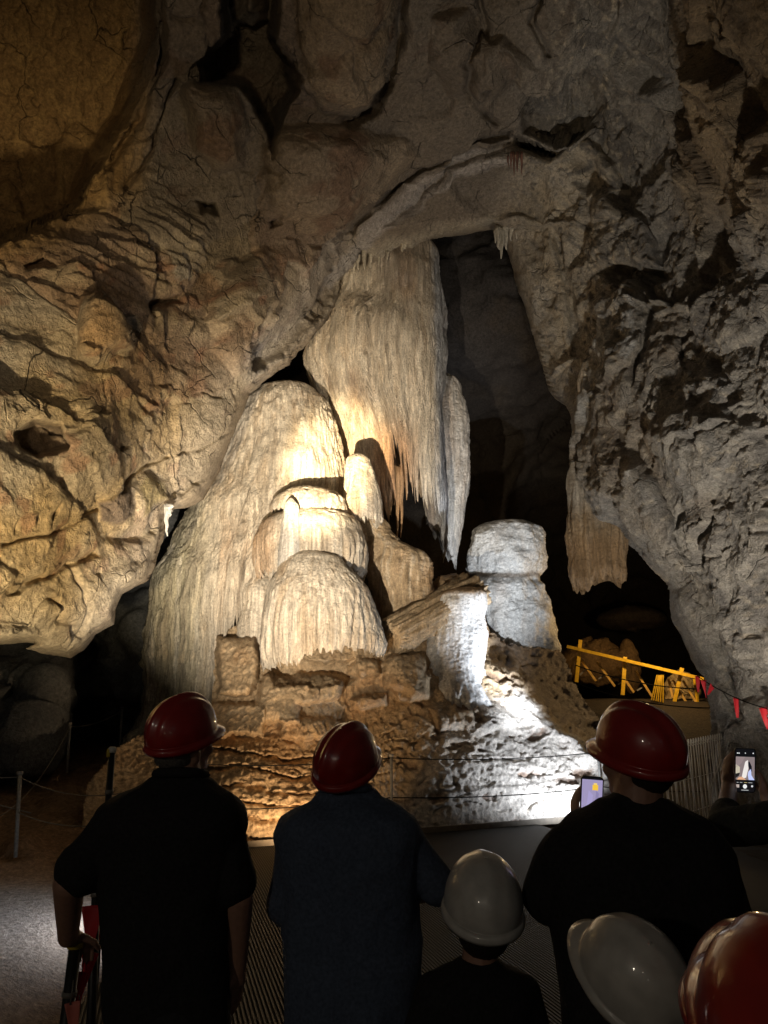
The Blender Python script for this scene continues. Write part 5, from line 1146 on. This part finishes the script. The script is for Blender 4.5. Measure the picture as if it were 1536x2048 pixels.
# ------------------------------------------------------------------ rope fences
def fence(name, posts, ropes, r, label, pmat, rmat, rr):
    o0 = Vector(posts[0][1]); e = empty(name, o0, label, 'fence')
    for t, f in posts:
        MB().tube([Vector(f)-o0, Vector(t)-o0], r, 10).build('post', pmat, e)
        MB().tube([Vector(t)-o0-Vector((0, 0, 0.03)), Vector(t)-o0+Vector((0, 0, 0.012))], r*1.6, 10).build('post_cap', pmat, e)
    for pts in ropes: MB().tube([p-o0 for p in pts], rr, 6).build('rope', rmat, e)
    return e
def fl(px, py, dz=0.0): v = on_floor(px, py); return Vector((v.x, v.y, dz))
k0 = KA+(KB-KA)*-0.35; 
def kp(f): q_ = KA+(KB-KA)*f; return Vector((q_.x, q_.y, 0.0))
def kx(px):
    lo, hi = -0.6, 1.4
    for _ in range(40):
        m_ = (lo+hi)/2; q_ = kp(m_); d_ = q_.y*_cp + (q_.z-CAM_Z)*_sp
        if 768+FPX*q_.x/d_ < px: lo = m_
        else: hi = m_
    return kp(lo)
HZ = Vector((0, 0, 1.13))
pp = [kx(360), kx(783), kx(1205)]
ropes = []
for hz in (1.08, 0.52):
    for a, b in zip(pp[:-1], pp[1:]): ropes.append(sag(a+Vector((0, 0, hz)), b+Vector((0, 0, hz+0.0)), 0.06))
    a, b = pp[2]+Vector((0, 0, hz)), Vector((pp[2].x+2.2, pp[2].y-0.6, hz)); ropes.append(sag(a, b, 0.05))
fence('rope_fence', [(p_+HZ, p_) for p_ in pp], ropes, 0.022, 'low fence of dark ropes and thin posts along the front edge of the walkway', M_galv, M_rope, 0.009)
lp = [(at(40, 1545, 9.3), at(31, 1715, 9.15)), (at(140, 1446, 13.2), at(134, 1545, 13.2)), (at(244, 1415, 15.2), at(240, 1495, 15.2))]
lr_ = [sag(lp[0][0]+Vector((0, 0, -0.05)), at(250, 1585, 9.0), 0.10), sag(lp[0][0]+Vector((0, 0, -0.05)), at(-120, 1530, 9.2), 0.05), sag(lp[1][0]+Vector((0, 0, -0.06)), lp[0][0]+Vector((-0.3, 0.3, -0.5)), 0.2), sag(lp[1][0]+Vector((0, 0, -0.06)), lp[2][0]+Vector((0, 0, -0.06)), 0.08), sag(lp[2][0]+Vector((0, 0, -0.06)), at(320, 1398, 16.0), 0.05),
       sag(at(-80, 1590, 9.2), at(62, 1626, 9.3), 0.0), sag(at(36, 1625, 9.2), at(250, 1640, 9.0), 0.1)]
fence('rope_fence', lp, lr_, 0.022, 'pale rope fence with three thin posts on the brown ground at the left', M_galv, M_cord, 0.006)

# ------------------------------------------------------------------ yellow barrier in the passage
M_yrail = plain('yellow_rail_paint', (0.66, 0.40, 0.02), rough=0.45, noise=0.2, scale=12)
M_ylow = plain('weathered_yellow_timber', (0.58, 0.35, 0.08), rough=0.7, noise=0.3, scale=12)
YB = 20.0
def yb(px, py, dy=0.0): return at(px, py, YB - (px-1150)*0.0045 + dy)
o0 = yb(1155, 1365); e = empty('yellow_barrier', o0, 'yellow timber barrier with one long rail across the dark passage', 'barrier')
def ybar(nm, p0, p1, w_, mat, dy=0.0, dz=0.0):
    MB().bar(yb(*p0, dy)-o0, yb(*p1, dy)-o0, w_, w_).build(nm, mat, e, smooth=False)
ybar('rail', (1134, 1293), (1408, 1358), 0.075, M_yrail)
for p0, p1 in (((1161, 1280), (1153, 1364)), ((1250, 1314), (1245, 1390)), ((1364, 1336), (1347, 1412))): ybar('post', p0, p1, 0.09, M_yrail, 0.12)
for p0, p1 in (((1153, 1311), (1149, 1362)), ((1150, 1313), (1140, 1338)), ((1162, 1320), (1192, 1362)), ((1194, 1324), (1230, 1373)), ((1233, 1334), (1268, 1385)), ((1272, 1343), (1305, 1394)), ((1337, 1358), (1346, 1395)), ((1346, 1360), (1382, 1420)), ((1366, 1361), (1404, 1424)), ((1389, 1358), (1398, 1424))):
    ybar('brace', p0, p1, 0.05, M_ylow if p0[0] < 1380 else M_yrail, 0.24)
for p0, p1 in (((1160, 1350), (1172, 1338)), ((1197, 1358), (1208, 1351)), ((1236, 1369), (1245, 1363)), ((1274, 1381), (1286, 1374)), ((1385, 1411), (1387, 1392))): ybar('pale_spacer', p0, p1, 0.035, M_galv, 0.30)
g0 = yb(1313, 1400, -0.3); e = empty('stick_bundle', g0, 'bundle of yellow poles leaning together against the yellow barrier', 'poles')
for k, (x0, x1) in enumerate(((1306, 1314), (1310, 1317), (1315, 1319), (1319, 1321), (1324, 1323), (1329, 1326))):
    MB().bar(yb(x0-3, 1400+k, -0.3)-g0, yb(x1, 1350, -0.3)-g0, 0.026, 0.026).build('pole', M_yrail, e, smooth=False)
cordobj('rope', sag(yb(1150, 1330, -0.5), yb(1420, 1378, -0.5), 0.15), 0.014, M_rope, 'thin rope strung in front of the yellow barrier at half its height', 'rope')
cordobj('rope', sag(at(1150, 1366, 19), at(1436, 1416, 16.0), 0.15), 0.012, M_rope, 'thin rope below the yellow barrier running to the grey pole', 'rope')
def boulder(name, c, r, label, colr, seed=0.0, mat=None, cat='boulder'):
    mb = MB().sphere((0, 0, 0), r, 56, 40); V = np.array(mb.v)
    n_ = V/np.maximum(np.linalg.norm(V, axis=1, keepdims=True), 1e-6); s_ = min(r)
    a1, a2, rr_, v3 = worley(n_*1.6+seed)
    V = V + n_*(s_*(0.22*fbm(n_*1.3+seed, 4) + 0.35*((rr_[:, :3]-0.5)*v3).sum(1) + 0.05*ridged(n_*5+seed, 3)))[:, None]
    col = mixc(np.tile(np.array(colr), (len(V), 1)), ss(0, 0.6, fbm(n_*2+seed, 4))*0.5, tuple(c_*0.55 for c_ in colr))
    o = new_mesh(name, V, mb.f, mat or M_rock, col=col); o.location = c; return tag(o, label, cat)
boulder('lit_boulder', at(1363, 1388, 20.6), (0.42, 0.35, 0.62), 'small boulder lit bright amber behind the yellow barrier', (0.50, 0.36, 0.17), 3)
boulder('small_boulder', at(1337, 1412, 20.4), (0.2, 0.2, 0.16), 'small lit stone at the foot of the bundled yellow poles', (0.50, 0.36, 0.17), 8)
boulder('brown_boulder', at(1190, 1325, 23), (1.05, 0.7, 0.62), 'broad brown boulder behind the left end of the yellow barrier', (0.26, 0.16, 0.07), 5)
boulder('brown_boulder', at(1258, 1330, 22.6), (0.28, 0.3, 0.75), 'upright brown boulder behind the middle post of the yellow barrier', (0.26, 0.16, 0.07), 6)
boulder('dark_boulder', at(1262, 1238, 27), (1.2, 0.9, 0.4), 'flat dark boulder deep in the black passage', (0.10, 0.075, 0.05), 9)
# bunting on the right
e_a, e_b = at(1395, 1352, 12.0), at(1570, 1425, 9.2)
pts = sag(e_a, e_b, 0.08, 24); o0 = pts[0]; e = empty('bunting', o0, 'string of red triangular pennants along the foot of the right wall', 'bunting')
MB().tube([p_-o0 for p_ in pts], 0.007, 6).build('string', M_rope, e)
for f_, w_, h_, rl in ((0.02, 0.09, 0.24, 4), (0.10, 0.09, 0.26, -3), (0.24, 0.12, 0.16, 38), (0.50, 0.11, 0.26, 2), (0.80, 0.12, 0.26, -8)):
    k = int(f_*24); pennant('pennant', pts[k]-o0, w_, h_, rotm(20, 0, rl), M_flag, parent=e, seed=k, thick=0.003)
# ------------------------------------------------------------------ wire fence, poles and steel sheet at the right
M_wire = plain('pale_wire', (0.62, 0.58, 0.52), rough=0.5, metal=0.3)
wa, wb = at(1318, 1497, 10.0), at(1467, 1468, 12.5); wa0, wb0 = at(1318, 1640, 10.0), at(1467, 1560, 12.5)
wa0 = Vector((wa.x, wa.y, 0.15)); wb0 = Vector((wb.x, wb.y, 0.15)); o0 = wa0.copy()
e = empty('wire_fence', o0, 'pale looped wire fence beside the path at the right', 'fence')
mb = MB(); nw = 30
for k in range(nw+1):
    t, f = wa.lerp(wb, k/nw), wa0.lerp(wb0, k/nw); wob = 0.012*math.sin(k*2.1)
    mb.tube([f-o0, f.lerp(t, 0.5)-o0+Vector((wob, 0, 0)), t-o0], 0.008, 6)
o = mb.build('wires', M_wire, e)
mb = MB(); lp_ = []
for k in range(nw*12+1):
    s_ = k/(nw*12); a_ = 2*math.pi*nw*s_; d_ = (wb-wa)/nw
    lp_.append(wa.lerp(wb, s_) - o0 + Vector((0, 0, 0.045*math.sin(a_))) + d_*0.42*math.cos(a_))
mb.tube(lp_, 0.005, 5); mb.build('loops', M_wire, e)
mb = MB()
for h in (0.28, 0.62): mb.tube([wa0.lerp(wa, h)-o0, wb0.lerp(wb, h)-o0], 0.0045, 5)
mb.tube([wa0.lerp(wa, 0.45).lerp(wb0.lerp(wb, 0.45), 0.55)-o0, wb-o0], 0.012, 6)
mb.build('stay_wires', M_wire, e)
def pole(px, y0, y1, Y, r, label): 
    t = at(px, y0, Y); f = at(px+4, y1, Y); f.z = min(f.z, 0.4); o = MB().tube([Vector((0, 0, 0)), t-f], r, 10).build('grey_pole', M_galv); o.location = f; tag(o, label, 'pole')
    mb = MB().tube([(t-f)*0.45, (t-f)*0.47], r*1.5, 10); mb.build('clamp', M_post, o)
pole(1437, 1402, 1560, 12.6, 0.028, 'thin grey pole standing behind the wire fence')
pole(1467, 1438, 1600, 12.4, 0.020, 'thin brown pole at the end of the wire fence, beside the steel sheet')
# bent steel sheet
a, b, c_, d_ = at(1466, 1436, 12.8), at(1500, 1488, 12.6), at(1508, 1560, 12.6), at(1470, 1560, 12.8)
V = []; F = []; n, m = 24, 12; o0 = d_
for i in range(n+1):
    for j in range(m+1):
        top = a.lerp(b, i/n); bot = d_.lerp(c_, i/n); p_ = bot.lerp(top, j/m); V.append(p_-o0 + Vector((0, 0.012*math.sin(i*1.5), 0.0)))
for i in range(n):
    for j in range(m): q_ = i*(m+1)+j; F.append((q_, q_+1, q_+m+2, q_+m+1))
o = new_mesh('steel_sheet', V, F, plain('weathered_steel', (0.30, 0.31, 0.31), rough=0.5, metal=0.4, noise=0.35, scale=8)); o.location = o0
md = o.modifiers.new('thickness', 'SOLIDIFY'); md.thickness = 0.006; tag(o, 'grey corrugated steel sheet with a slanting top edge behind the wire fence', 'steel sheet')
